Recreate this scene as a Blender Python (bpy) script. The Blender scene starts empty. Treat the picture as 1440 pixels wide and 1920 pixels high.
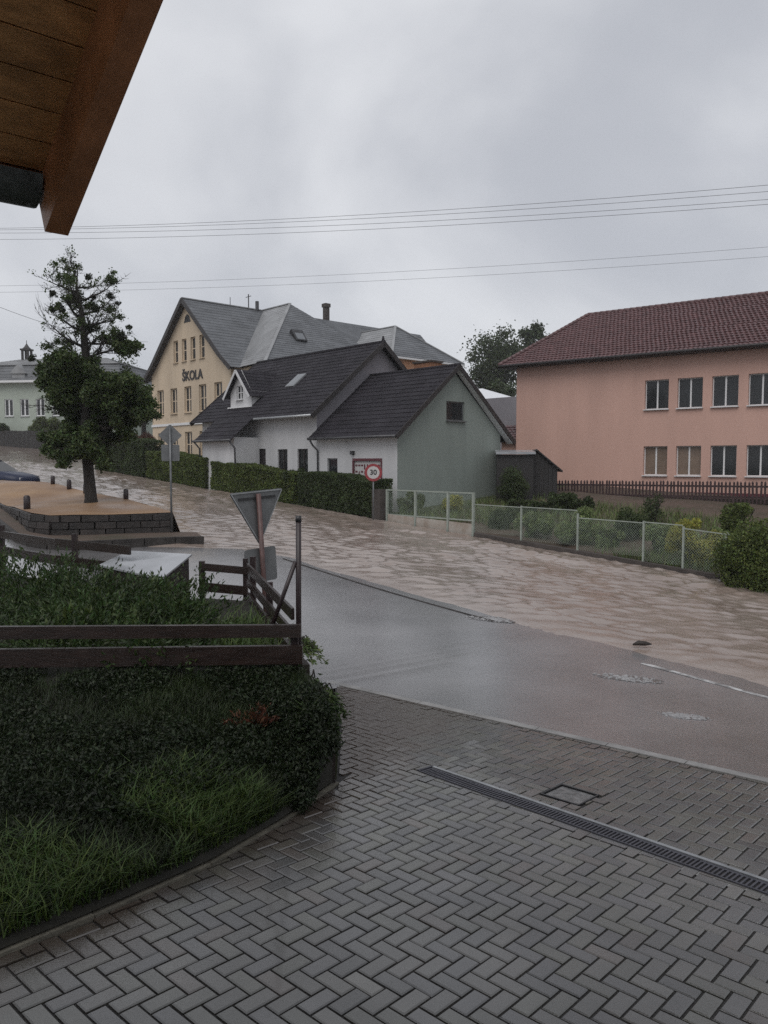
import bpy, math, random
import numpy as np
from mathutils import Matrix, Vector

random.seed(7)
RNG = np.random.default_rng(11)
scene = bpy.context.scene
COL = scene.collection

# ------------------------------------------------------------------ camera
# units: metres, z = 0 is the photographer's eye level, +Y looks down the view
cam_data = bpy.data.cameras.new('camera')
cam_data.sensor_fit = 'VERTICAL'
cam_data.sensor_height = 36.0
cam_data.lens = 36.0 * 1450.0 / 1920.0
cam_data.clip_start = 0.05
cam_data.clip_end = 3000.0
cam = bpy.data.objects.new('camera', cam_data)
cam.location = (0.0, 0.0, 0.0)
cam.rotation_euler = (math.radians(90.0) - math.atan(95.0 / 1450.0), 0.0, 0.0)
COL.objects.link(cam)
scene.camera = cam

# ------------------------------------------------------------------ world, sun, exposure
SUN_EL, SUN_ROT = math.radians(52.0), math.radians(200.0)
world = bpy.data.worlds.new('World')
scene.world = world
world.use_nodes = True
wn, wl = world.node_tree.nodes, world.node_tree.links
wn.clear()
w_out = wn.new('ShaderNodeOutputWorld')
w_mix = wn.new('ShaderNodeMixShader')
w_mix.inputs[0].default_value = 0.93            # almost closed cloud deck
bg_sky = wn.new('ShaderNodeBackground')
bg_sky.inputs['Strength'].default_value = 0.08
sky = wn.new('ShaderNodeTexSky')
sky.sky_type = 'NISHITA'
sky.sun_disc = False
sky.sun_elevation = SUN_EL
sky.sun_rotation = SUN_ROT
bg_cloud = wn.new('ShaderNodeBackground')
bg_cloud.inputs['Strength'].default_value = 1.18
tc = wn.new('ShaderNodeTexCoord')
mp = wn.new('ShaderNodeMapping')
mp.inputs['Scale'].default_value = (1.0, 0.9, 1.35)
mp.inputs['Location'].default_value = (0.35, 0.2, 0.1)
nz = wn.new('ShaderNodeTexNoise')
nz.inputs['Scale'].default_value = 2.1
nz.inputs['Detail'].default_value = 5.0
nz.inputs['Roughness'].default_value = 0.48
nz.inputs['Distortion'].default_value = 0.35
rp = wn.new('ShaderNodeValToRGB')
rp.color_ramp.interpolation = 'EASE'
rp.color_ramp.elements[0].position = 0.32
rp.color_ramp.elements[0].color = (0.44, 0.456, 0.496, 1)
rp.color_ramp.elements[1].position = 0.66
rp.color_ramp.elements[1].color = (0.66, 0.672, 0.70, 1)
wl.new(tc.outputs['Generated'], mp.inputs['Vector'])
wl.new(mp.outputs[0], nz.inputs['Vector'])
wl.new(nz.outputs['Fac'], rp.inputs['Fac'])
wl.new(rp.outputs['Color'], bg_cloud.inputs['Color'])
wl.new(sky.outputs['Color'], bg_sky.inputs['Color'])
wl.new(bg_sky.outputs[0], w_mix.inputs[1])
wl.new(bg_cloud.outputs[0], w_mix.inputs[2])
wl.new(w_mix.outputs[0], w_out.inputs['Surface'])

sun_data = bpy.data.lights.new('sun', 'SUN')
sun_data.energy = 1.4
sun_data.angle = math.radians(45.0)
sun_data.color = (1.0, 0.97, 0.93)
sun = bpy.data.objects.new('sun', sun_data)
sun.rotation_euler = (math.pi / 2 - SUN_EL, 0.0, math.pi - SUN_ROT)   # brighter cloud behind the viewer
sun.location = (0, 0, 60)
COL.objects.link(sun)

scene.view_settings.view_transform = 'Standard'
scene.view_settings.look = 'None'
scene.view_settings.exposure = 0.0
scene.view_settings.gamma = 1.0
scene.view_settings.use_curve_mapping = False
scene.cycles.use_denoising = False      # keep fine grain and texture
scene.cycles.volume_bounces = 3
scene.cycles.max_bounces = 5
scene.cycles.sample_clamp_indirect = 2.5
scene.cycles.transparent_max_bounces = 12

# ------------------------------------------------------------------ helpers
DT = np.array([-0.6801, 0.7331])     # up the street
NR = np.array([0.7331, 0.6801])      # across the street, away from the viewer


def W(t, n):
    return DT[0] * t + NR[0] * n, DT[1] * t + NR[1] * n


def TN(x, y):
    return DT[0] * x + DT[1] * y, NR[0] * x + NR[1] * y


def street_z(t, n):
    return -3.2 + 0.065 * (t - 4.2) - 0.052 * (n - 11.1)


def drive_z(x, y):
    return -2.2385 - 0.041843 * x - 0.075684 * y


def tag(o, label=None, cat=None, group=None, kind=None):
    if label: o['label'] = label
    if cat: o['category'] = cat
    if group: o['group'] = group
    if kind: o['kind'] = kind
    return o


def empty(name, loc=(0, 0, 0), rz=0.0):
    o = bpy.data.objects.new(name, None)
    o.location = loc
    o.rotation_euler = (0, 0, rz)
    o.empty_display_size = 0.2
    COL.objects.link(o)
    return o


def raw_mesh(name, verts, faces, mats, smooth=False, fmat=None):
    me = bpy.data.meshes.new(name)
    me.from_pydata([tuple(v) for v in verts], [], faces)
    for m in (mats if isinstance(mats, (list, tuple)) else [mats]):
        me.materials.append(m)
    if fmat is not None:
        me.polygons.foreach_set('material_index', fmat)
    if smooth:
        me.polygons.foreach_set('use_smooth', [True] * len(me.polygons))
    me.update()
    return me


def link(name, me, parent=None, loc=None):
    o = bpy.data.objects.new(name, me)
    COL.objects.link(o)
    if parent is not None: o.parent = parent
    if loc is not None: o.location = loc
    return o


class MB:
    """collects polygons and links them as one mesh object"""
    def __init__(s):
        s.v, s.f, s.m = [], [], []
        s.cur = 0

    def add(s, verts, faces):
        b = len(s.v)
        s.v += [tuple(v) for v in verts]
        for f in faces:
            s.f.append([b + i for i in f]); s.m.append(s.cur)

    def box(s, x0, x1, y0, y1, z0, z1):
        s.add([(x0, y0, z0), (x1, y0, z0), (x1, y1, z0), (x0, y1, z0), (x0, y0, z1), (x1, y0, z1), (x1, y1, z1), (x0, y1, z1)],
              [(0, 3, 2, 1), (4, 5, 6, 7), (0, 1, 5, 4), (1, 2, 6, 5), (2, 3, 7, 6), (3, 0, 4, 7)])

    def cbox(s, x0, x1, y0, y1, z0, z1, c=0.01):
        """box with a chamfered top"""
        s.add([(x0, y0, z0), (x1, y0, z0), (x1, y1, z0), (x0, y1, z0),
               (x0, y0, z1 - c), (x1, y0, z1 - c), (x1, y1, z1 - c), (x0, y1, z1 - c),
               (x0 + c, y0 + c, z1), (x1 - c, y0 + c, z1), (x1 - c, y1 - c, z1), (x0 + c, y1 - c, z1)],
              [(8, 9, 10, 11), (0, 1, 5, 4), (1, 2, 6, 5), (2, 3, 7, 6), (3, 0, 4, 7),
               (4, 5, 9, 8), (5, 6, 10, 9), (6, 7, 11, 10), (7, 4, 8, 11)])

    def beam(s, a, b, w, h, up=(0, 0, 1), twist=0):
        """square bar from a to b, w wide and h high"""
        a, b = Vector(a), Vector(b)
        d = (b - a).normalized()
        u = Vector(up)
        r = d.cross(u)
        if r.length < 1e-4: r = d.cross(Vector((0, 1, 0)))
        r.normalize(); u = r.cross(d).normalized()
        vs = []
        for p in (a, b):
            for sx, sz in ((-1, -1), (1, -1), (1, 1), (-1, 1)):
                vs.append(p + r * (sx * w / 2) + u * (sz * h / 2))
        s.add(vs, [(3, 2, 1, 0), (4, 5, 6, 7), (0, 1, 5, 4), (1, 2, 6, 5), (2, 3, 7, 6), (3, 0, 4, 7)])

    def tube(s, pts, rad, n=8, cap=True):
        pts = [Vector(p) for p in pts]
        if not isinstance(rad, (list, tuple)): rad = [rad] * len(pts)
        b = len(s.v)
        prev = None
        for i, p in enumerate(pts):
            d = (pts[min(i + 1, len(pts) - 1)] - pts[max(i - 1, 0)])
            if d.length < 1e-9: d = Vector((0, 0, 1))
            d.normalize()
            if prev is None:
                r = d.cross(Vector((0.3, 0.8, 0.52)))
                if r.length < 0.05: r = d.cross(Vector((1, 0, 0)))
            else:
                r = prev - d * prev.dot(d)
            r.normalize(); prev = r
            u = d.cross(r)
            for k in range(n):
                a = 2 * math.pi * k / n
                s.v.append(tuple(p + (r * math.cos(a) + u * math.sin(a)) * rad[i]))
        for i in range(len(pts) - 1):
            for k in range(n):
                s.f.append([b + i * n + k, b + i * n + (k + 1) % n, b + (i + 1) * n + (k + 1) % n, b + (i + 1) * n + k]); s.m.append(s.cur)
        if cap:
            s.f.append([b + k for k in range(n)][::-1]); s.m.append(s.cur)
            e = b + (len(pts) - 1) * n
            s.f.append([e + k for k in range(n)]); s.m.append(s.cur)

    def mesh(s, name, mats, smooth=False):
        return raw_mesh(name, s.v, s.f, mats, smooth, s.m)

    def build(s, name, mats, parent=None, smooth=False, loc=None):
        return link(name, s.mesh(name, mats, smooth), parent, loc)


def big_mesh(name, co, quads, mats, smooth=False, tris=False):
    """fast mesh from numpy arrays"""
    k = 3 if tris else 4
    me = bpy.data.meshes.new(name)
    nv, nf = len(co), len(quads)
    me.vertices.add(nv); me.vertices.foreach_set('co', np.ascontiguousarray(co, dtype=np.float32).ravel())
    me.loops.add(nf * k); me.loops.foreach_set('vertex_index', np.ascontiguousarray(quads, dtype=np.int32).ravel())
    me.polygons.add(nf)
    me.polygons.foreach_set('loop_start', np.arange(0, nf * k, k, dtype=np.int32))
    me.polygons.foreach_set('loop_total', np.full(nf, k, dtype=np.int32))
    me.polygons.foreach_set('use_smooth', np.full(nf, smooth))
    for m in (mats if isinstance(mats, (list, tuple)) else [mats]): me.materials.append(m)
    me.update(calc_edges=True); me.validate()
    return me


def grid_mesh(name, X, Y, Z, mat, smooth=True):
    a, b = X.shape
    co = np.stack([X, Y, Z], -1).reshape(-1, 3)
    i = np.arange(a * b).reshape(a, b)
    q = np.stack([i[:-1, :-1], i[1:, :-1], i[1:, 1:], i[:-1, 1:]], -1).reshape(-1, 4)
    # make faces look up
    p = co[q[len(q) // 2]]
    if np.cross(p[1] - p[0], p[2] - p[0])[2] < 0: q = q[:, ::-1]
    return big_mesh(name, co, q, mat, smooth)


def _hash(i, j, s):
    h = (i * 374761393 + j * 668265263 + s * 974634777) & 0xffffffff
    h = ((h ^ (h >> 13)) * 1274126177) & 0xffffffff
    return ((h ^ (h >> 16)) & 0xffff) / 65535.0


def vnoise(x, y, s=0):
    x = np.asarray(x, float); y = np.asarray(y, float)
    i = np.floor(x).astype(np.int64); j = np.floor(y).astype(np.int64)
    fx, fy = x - i, y - j
    fx = fx * fx * fx * (fx * (fx * 6 - 15) + 10); fy = fy * fy * fy * (fy * (fy * 6 - 15) + 10)
    a, b, c, d = _hash(i, j, s), _hash(i + 1, j, s), _hash(i, j + 1, s), _hash(i + 1, j + 1, s)
    return (a * (1 - fx) + b * fx) * (1 - fy) + (c * (1 - fx) + d * fx) * fy


def fbm(x, y, s=0, o=4):
    r, a, f, t = 0, 1.0, 1.0, 0
    for k in range(o):
        r = r + a * vnoise(x * f + 13.7 * k, y * f - 7.3 * k, s + k); t += a; a *= 0.5; f *= 2.03
    return r / t


class TPS:
    """thin plate surface through (x, y, z) points"""
    def __init__(s, P, lam=1e-3):
        P = np.array(P, float); s.p = P[:, :2] / 20; n = len(P)
        K = s._k(s.p); A = np.zeros((n + 3, n + 3)); A[:n, :n] = K + lam * np.eye(n)
        A[:n, n] = 1; A[:n, n + 1:] = s.p; A[n, :n] = 1; A[n + 1:, :n] = s.p.T
        s.w = np.linalg.solve(A, np.concatenate([P[:, 2], np.zeros(3)]))

    def _k(s, q):
        d = np.linalg.norm(q[..., None, :] - s.p, axis=-1)
        return np.where(d > 1e-9, d * d * np.log(np.maximum(d, 1e-9)), 0)

    def __call__(s, x, y):
        q = np.stack(np.broadcast_arrays(np.asarray(x, float), np.asarray(y, float)), -1) / 20
        return s._k(q) @ s.w[:-3] + s.w[-3] + q @ s.w[-2:]


# ------------------------------------------------------------------ materials
def material(name, col, rough=0.8, var=0.25, scale=3.0, bump=0.0, bscale=None, col2=None, isl=0.0, objr=0.0, spec=0.5,
             metal=0.0, rvar=0.0, rscale=1.5, hue=0.0, detail=5.0, coat=0.0, trans=0.0, stretch=None, thr=(0.35, 0.7), tints=None, coatr=0.08, silt=False):
    m = bpy.data.materials.new(name)
    m.use_nodes = True
    N, L = m.node_tree.nodes, m.node_tree.links
    b = N['Principled BSDF']
    b.inputs['Roughness'].default_value = rough
    b.inputs['Specular IOR Level'].default_value = spec
    b.inputs['Metallic'].default_value = metal
    if coat: b.inputs['Coat Weight'].default_value = coat; b.inputs['Coat Roughness'].default_value = coatr
    if trans:
        b.inputs['Subsurface Weight'].default_value = 0.0
    geo = N.new('ShaderNodeNewGeometry')
    vec = geo.outputs['Position']
    if stretch:
        mpn = N.new('ShaderNodeMapping'); mpn.inputs['Scale'].default_value = stretch
        L.new(vec, mpn.inputs['Vector']); vec = mpn.outputs[0]
    n1 = N.new('ShaderNodeTexNoise'); n1.inputs['Scale'].default_value = scale; n1.inputs['Detail'].default_value = detail
    n1.inputs['Roughness'].default_value = 0.6
    L.new(vec, n1.inputs['Vector'])
    r1 = N.new('ShaderNodeValToRGB')
    c2 = col2 if col2 else tuple(c * (1 - var) for c in col)
    c1 = col if col2 else tuple(min(1, c * (1 + var)) for c in col)
    r1.color_ramp.elements[0].position, r1.color_ramp.elements[1].position = thr
    r1.color_ramp.elements[0].color = (*c2, 1); r1.color_ramp.elements[1].color = (*c1, 1)
    L.new(n1.outputs['Fac'], r1.inputs['Fac'])
    out = r1.outputs['Color']
    if isl or objr or hue:
        hs = N.new('ShaderNodeHueSaturation')
        a = N.new('ShaderNodeMath'); a.operation = 'ADD'
        oi = N.new('ShaderNodeObjectInfo')
        L.new(geo.outputs['Random Per Island'], a.inputs[0]); L.new(oi.outputs['Random'], a.inputs[1])
        fr = N.new('ShaderNodeMath'); fr.operation = 'FRACT'; L.new(a.outputs[0], fr.inputs[0])
        mr = N.new('ShaderNodeMapRange'); amt = max(isl, objr)
        mr.inputs['To Min'].default_value = 1 - amt; mr.inputs['To Max'].default_value = 1 + amt
        L.new(fr.outputs[0], mr.inputs['Value']); L.new(mr.outputs[0], hs.inputs['Value'])
        if hue:
            m2 = N.new('ShaderNodeMath'); m2.operation = 'MULTIPLY'; m2.inputs[1].default_value = 7.31
            f2 = N.new('ShaderNodeMath'); f2.operation = 'FRACT'
            L.new(fr.outputs[0], m2.inputs[0]); L.new(m2.outputs[0], f2.inputs[0])
            m3 = N.new('ShaderNodeMapRange'); m3.inputs['To Min'].default_value = 0.5 - hue; m3.inputs['To Max'].default_value = 0.5 + hue
            L.new(f2.outputs[0], m3.inputs['Value']); L.new(m3.outputs[0], hs.inputs['Hue'])
        L.new(out, hs.inputs['Color']); out = hs.outputs['Color']
    if tints:
        a_ = N.new('ShaderNodeMath'); a_.operation = 'ADD'; oi_ = N.new('ShaderNodeObjectInfo')
        L.new(geo.outputs['Random Per Island'], a_.inputs[0]); L.new(oi_.outputs['Random'], a_.inputs[1])
        ml_ = N.new('ShaderNodeMath'); ml_.operation = 'MULTIPLY'; ml_.inputs[1].default_value = 3.77; L.new(a_.outputs[0], ml_.inputs[0])
        f_ = N.new('ShaderNodeMath'); f_.operation = 'FRACT'; L.new(ml_.outputs[0], f_.inputs[0])
        tr_ = N.new('ShaderNodeValToRGB'); tr_.color_ramp.interpolation = 'CONSTANT'
        for q in range(len(tints) - 2): tr_.color_ramp.elements.new(0.5)
        for q, tt in enumerate(tints): tr_.color_ramp.elements[q].position = tt[0]; tr_.color_ramp.elements[q].color = (*tt[1], 1)
        L.new(f_.outputs[0], tr_.inputs['Fac'])
        mt_ = N.new('ShaderNodeMix'); mt_.data_type = 'RGBA'; mt_.blend_type = 'MULTIPLY'; mt_.inputs['Factor'].default_value = 1.0
        L.new(out, mt_.inputs['A']); L.new(tr_.outputs['Color'], mt_.inputs['B']); out = mt_.outputs['Result']
    if silt:                                       # brown silt washed off the bank, lying along its foot
        sx = N.new('ShaderNodeSeparateXYZ'); L.new(geo.outputs['Position'], sx.inputs[0])
        mA = N.new('ShaderNodeMath'); mA.operation = 'MULTIPLY'; mA.inputs[1].default_value = 0.886; L.new(sx.outputs['X'], mA.inputs[0])
        mB = N.new('ShaderNodeMath'); mB.operation = 'MULTIPLY_ADD'; mB.inputs[1].default_value = -0.463; L.new(sx.outputs['Y'], mB.inputs[0]); L.new(mA.outputs[0], mB.inputs[2])
        nS = N.new('ShaderNodeTexNoise'); nS.inputs['Scale'].default_value = 2.3; nS.inputs['Detail'].default_value = 5; L.new(geo.outputs['Position'], nS.inputs['Vector'])
        mC = N.new('ShaderNodeMath'); mC.operation = 'MULTIPLY_ADD'; mC.inputs[1].default_value = -1.3; L.new(nS.outputs['Fac'], mC.inputs[0]); L.new(mB.outputs[0], mC.inputs[2])
        mR = N.new('ShaderNodeMapRange'); mR.inputs['From Min'].default_value = -3.95; mR.inputs['From Max'].default_value = -3.40; mR.inputs['To Min'].default_value = 0.9; mR.inputs['To Max'].default_value = 0.0
        L.new(mC.outputs[0], mR.inputs['Value'])
        mS = N.new('ShaderNodeMix'); mS.data_type = 'RGBA'; L.new(mR.outputs[0], mS.inputs['Factor']); L.new(out, mS.inputs['A']); mS.inputs['B'].default_value = (0.052, 0.037, 0.028, 1); out = mS.outputs['Result']
    L.new(out, b.inputs['Base Color'])
    if rvar:
        n3 = N.new('ShaderNodeTexNoise'); n3.inputs['Scale'].default_value = rscale; n3.inputs['Detail'].default_value = 4
        L.new(geo.outputs['Position'], n3.inputs['Vector'])
        m4 = N.new('ShaderNodeMapRange'); m4.inputs['From Min'].default_value = 0.35; m4.inputs['From Max'].default_value = 0.65
        m4.inputs['To Min'].default_value = max(0.02, rough - rvar); m4.inputs['To Max'].default_value = min(1, rough + rvar)
        L.new(n3.outputs['Fac'], m4.inputs['Value']); L.new(m4.outputs[0], b.inputs['Roughness'])
    if bump:
        n2 = N.new('ShaderNodeTexNoise'); n2.inputs['Scale'].default_value = bscale or scale * 6; n2.inputs['Detail'].default_value = 4
        L.new(vec, n2.inputs['Vector'])
        bp = N.new('ShaderNodeBump'); bp.inputs['Strength'].default_value = min(1.0, bump); bp.inputs['Distance'].default_value = 0.02
        L.new(n2.outputs['Fac'], bp.inputs['Height']); L.new(bp.outputs[0], b.inputs['Normal'])
    if trans:                                     # thin leaf: some light comes through
        tr = N.new('ShaderNodeBsdfTranslucent'); mx = N.new('ShaderNodeMixShader'); mx.inputs[0].default_value = trans
        L.new(out, tr.inputs['Color'])
        L.new(b.outputs[0], mx.inputs[1]); L.new(tr.outputs[0], mx.inputs[2])
        L.new(mx.outputs[0], N['Material Output'].inputs['Surface'])
    return m


def leaf_mat(name, col, hue=0.03, val=0.4):
    return material(name, col, rough=0.5, var=0.35, scale=1.2, isl=val, hue=hue, spec=0.35, trans=0.3)


M = {}
M['paver'] = material('wet grey concrete paver', (0.068, 0.065, 0.060), rough=0.22, var=0.20, scale=2.2, bump=0.15, bscale=120, isl=0.22, rvar=0.13, rscale=1.3, spec=1.0, coat=0.35, silt=True,
                      tints=[(0.0, (0.92, 0.93, 1.0)), (0.25, (0.98, 1.0, 0.90)), (0.48, (1.0, 0.99, 0.97)), (0.70, (0.82, 0.83, 0.86)), (0.84, (1.05, 0.93, 0.88)), (0.90, (1.12, 1.12, 1.08)), (0.955, (0.72, 0.73, 0.75)), (0.985, (1.55, 1.55, 1.5))])
M['joint'] = material('dark wet joint sand', (0.028, 0.026, 0.025), rough=0.75, var=0.3, scale=30)
M['asphalt'] = material('wet asphalt', (0.15, 0.145, 0.148), rough=0.24, var=0.28, scale=0.55, bump=0.35, bscale=38, rvar=0.13, rscale=0.45, spec=1.0, coat=0.85, coatr=0.2, detail=8)
M['kerb'] = material('wet concrete kerb', (0.21, 0.205, 0.20), rough=0.42, var=0.25, scale=3, bump=0.2, bscale=60)
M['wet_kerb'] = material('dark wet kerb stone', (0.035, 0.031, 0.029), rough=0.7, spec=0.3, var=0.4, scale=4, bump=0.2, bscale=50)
M['grate'] = material('dark galvanised grate', (0.05, 0.05, 0.062), rough=0.5, var=0.2, scale=9)
M['lid_concrete'] = material('mottled concrete lid', (0.12, 0.118, 0.118), rough=0.35, var=0.5, scale=14, bump=0.5, bscale=50, spec=0.8)
M['edging'] = material('old mossy concrete edging', (0.125, 0.115, 0.09), rough=0.6, var=0.35, scale=6, bump=0.3, bscale=60)
M['paint'] = material('worn white road paint', (0.50, 0.50, 0.50), rough=0.4, scale=3.5, col2=(0.16, 0.157, 0.157), thr=(0.42, 0.56))
M['galv'] = material('galvanised steel', (0.33, 0.34, 0.35), rough=0.42, var=0.2, scale=9, metal=0.7)
M['black_iron'] = material('black plastic grate', (0.02, 0.02, 0.022), rough=0.4, var=0.2)
M['dark_wood'] = material('dark stained wet wood', (0.020, 0.012, 0.010), rough=0.30, spec=0.5, var=0.4, scale=5, stretch=(1, 8, 8), bump=0.2, rvar=0.15)
M['post_wood'] = material('dark painted post', (0.022, 0.013, 0.014), rough=0.38, var=0.3, scale=5)
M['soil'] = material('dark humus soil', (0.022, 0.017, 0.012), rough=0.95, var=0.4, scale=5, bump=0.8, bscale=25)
M['bank'] = material('mossy bank soil', (0.013, 0.012, 0.008), rough=0.9, var=0.45, scale=3, bump=0.8, bscale=20)
M['wall_wood'] = material('rotten timber facing', (0.022, 0.014, 0.011), rough=0.75, var=0.45, scale=6, bump=0.6, bscale=20)
M['ground'] = material('rough grass ground', (0.045, 0.055, 0.022), rough=0.95, var=0.4, scale=0.6, bump=0.5, bscale=8)
M['earth'] = material('bare brown earth', (0.085, 0.058, 0.045), rough=0.85, var=0.25, scale=0.8, bump=0.6, bscale=6, col2=(0.05, 0.042, 0.026), thr=(0.3, 0.6))
M['mud'] = material('ochre flood mud', (0.27, 0.165, 0.085), rough=0.6, scale=0.55, bump=0.3, bscale=6, col2=(0.15, 0.085, 0.05), rvar=0.2, rscale=0.4, thr=(0.25, 0.7))
M['stone'] = material('dark wet stone block', (0.026, 0.021, 0.019), rough=0.6, var=0.4, scale=4, bump=0.6, bscale=18, isl=0.35)
M['leaf_tree'] = leaf_mat('pear tree leaf', (0.062, 0.092, 0.028), 0.03, 0.5)
M['leaf_clump'] = leaf_mat('dense clump leaf', (0.030, 0.038, 0.018), 0.02, 0.4)
M['leaf_hedge'] = leaf_mat('clipped hedge leaf', (0.080, 0.108, 0.024), 0.025, 0.5)
M['leaf_bank'] = leaf_mat('dark bank leaf', (0.020, 0.031, 0.012), 0.03, 0.5)
M['leaf_hedge_dark'] = leaf_mat('dark hedge leaf', (0.046, 0.068, 0.021), 0.02, 0.4)
M['leaf_juniper'] = leaf_mat('juniper spray', (0.040, 0.066, 0.020), 0.03, 0.55)
M['leaf_shrub'] = leaf_mat('garden shrub leaf', (0.16, 0.21, 0.08), 0.03, 0.45)
M['leaf_yellow'] = leaf_mat('yellow green shrub leaf', (0.30, 0.30, 0.06), 0.03, 0.4)
M['leaf_rust'] = leaf_mat('rusty conifer leaf', (0.095, 0.04, 0.022), 0.02, 0.4)
M['leaf_far'] = leaf_mat('distant tree leaf', (0.05, 0.07, 0.028), 0.02, 0.4)
M['grass'] = leaf_mat('lush grass blade', (0.062, 0.100, 0.024), 0.03, 0.45)
M['grass_light'] = leaf_mat('garden grass blade', (0.115, 0.155, 0.05), 0.03, 0.45)
M['grass_dark'] = leaf_mat('shaded grass blade', (0.026, 0.040, 0.013), 0.03, 0.5)
M['bark'] = material('dark wet bark', (0.024, 0.020, 0.017), rough=0.85, var=0.4, scale=8, bump=0.6, bscale=30)
M['pink'] = material('salmon pink render', (0.51, 0.32, 0.264), rough=0.8, var=0.06, scale=0.9, stretch=(1, 1, 0.18), bump=0.08, bscale=60)
M['cream'] = material('ochre cream render', (0.50, 0.405, 0.30), rough=0.82, var=0.10, scale=0.7, stretch=(1, 1, 0.2), bump=0.08, bscale=40)
M['orange_wall'] = material('orange render', (0.50, 0.26, 0.15), rough=0.82, var=0.08, scale=0.4)
M['white_wall'] = material('off white render', (0.50, 0.50, 0.51), rough=0.82, var=0.10, scale=0.9, stretch=(1, 1, 0.2), bump=0.08, bscale=40)
M['green_wall'] = material('grey green render', (0.215, 0.245, 0.225), rough=0.8, var=0.11, scale=0.9, stretch=(1, 1, 0.2), bump=0.1, bscale=40)
M['grey_wall'] = material('grey gable render', (0.21, 0.20, 0.22), rough=0.8, var=0.08, scale=0.6)
M['pale_green_wall'] = material('pale green render', (0.34, 0.38, 0.33), rough=0.8, var=0.1, scale=0.4)
M['tile_dark'] = material('anthracite roof tile', (0.023, 0.021, 0.026), rough=0.75, spec=0.14, var=0.2, scale=1.0, isl=0.15, rvar=0.08)
M['tile_red'] = material('brown red clay tile', (0.098, 0.047, 0.048), rough=0.45, spec=0.5, var=0.3, scale=2.5, rvar=0.1)
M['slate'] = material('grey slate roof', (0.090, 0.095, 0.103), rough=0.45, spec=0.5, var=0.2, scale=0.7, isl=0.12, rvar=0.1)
M['slate_light'] = material('pale roof and sky-bright slate', (0.23, 0.234, 0.24), rough=0.5, spec=0.4, var=0.18, scale=0.8, isl=0.08)  # on the cross wing this pale tone carries the sky reflection
M['white_sheet'] = material('white metal roof sheet', (0.72, 0.73, 0.75), rough=0.3, var=0.05)
M['lid'] = material('wet grey sheet lid', (0.30, 0.31, 0.33), rough=0.25, var=0.15, scale=3, rvar=0.08)
M['fascia'] = material('dark fascia board', (0.022, 0.018, 0.018), rough=0.55, var=0.25)
M['white_trim'] = material('white painted trim', (0.62, 0.62, 0.63), rough=0.5, var=0.05)
M['glass'] = material('dark window glass', (0.016, 0.018, 0.02), rough=0.07, var=0.2, scale=0.7, spec=0.5)
M['curtain'] = material('curtained window glass', (0.17, 0.125, 0.095), rough=0.2, var=0.15, scale=2)
M['bright_glass'] = material('roof window glass', (0.2, 0.21, 0.22), rough=0.04, var=0.05, spec=1.0, metal=0.6)
M['brick_chimney'] = material('orange brick', (0.25, 0.115, 0.06), rough=0.85, var=0.3, scale=7, isl=0.3)
M['dark_gap'] = material('dark mortar', (0.06, 0.05, 0.045), rough=0.9)
M['pipe'] = material('dark zinc pipe', (0.06, 0.06, 0.065), rough=0.4, metal=0.4)
M['sign_back'] = material('grey sign back', (0.14, 0.144, 0.148), rough=0.42, var=0.15, scale=6, metal=0.35)
M['sign_pole'] = material('rusty red pole', (0.09, 0.048, 0.044), rough=0.5, var=0.3, scale=9)
M['sign_steel'] = material('dull steel pole', (0.14, 0.145, 0.15), rough=0.45, metal=0.4)
M['sign_red'] = material('sign red', (0.24, 0.032, 0.038), rough=0.35, var=0.05)
M['sign_white'] = material('sign white', (0.45, 0.435, 0.43), rough=0.35, var=0.04)
M['ink'] = material('black ink', (0.012, 0.012, 0.013), rough=0.5)
M['maroon'] = material('maroon paint', (0.10, 0.022, 0.03), rough=0.5, var=0.15)
M['wire'] = material('dark cable', (0.05, 0.05, 0.055), rough=0.6)
M['fence_metal'] = material('pale green fence metal', (0.27, 0.30, 0.265), rough=0.6, var=0.12, scale=5)
M['mesh_wire'] = material('green mesh wire', (0.33, 0.385, 0.33), rough=0.6)
M['concrete_panel'] = material('pale concrete panel', (0.40, 0.375, 0.34), rough=0.75, var=0.15, scale=2, bump=0.2, bscale=30, col2=(0.27, 0.22, 0.18))
M['picket'] = material('dark brown picket', (0.036, 0.017, 0.018), rough=0.6, var=0.35, scale=5)
M['shed'] = material('black shed boards', (0.015, 0.013, 0.013), rough=0.6, var=0.3, scale=5)
M['car_blue'] = material('dark blue car paint', (0.010, 0.016, 0.045), rough=0.45, var=0.05, coat=0.1, spec=0.3)
M['car_red'] = material('dull red car paint', (0.16, 0.018, 0.02), rough=0.3, var=0.05, coat=0.8)
M['rubber'] = material('black rubber', (0.015, 0.015, 0.015), rough=0.8)
M['soffit'] = material('varnished pine soffit', (0.52, 0.27, 0.11), rough=0.45, var=0.3, scale=3, stretch=(2, 2, 12), bump=0.1, isl=0.2)
M['barge'] = material('red brown bargeboard', (0.36, 0.155, 0.07), rough=0.5, var=0.3, scale=4, bump=0.1)
M['gutter'] = material('weathered grey gutter', (0.055, 0.062, 0.06), rough=0.45, var=0.5, scale=9, bump=0.3, bscale=30)
M['driftwood'] = material('soaked driftwood', (0.02, 0.013, 0.010), rough=0.6)
M['rock'] = material('pale garden stone', (0.30, 0.29, 0.28), rough=0.7, var=0.2, scale=6, bump=0.3)


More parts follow.
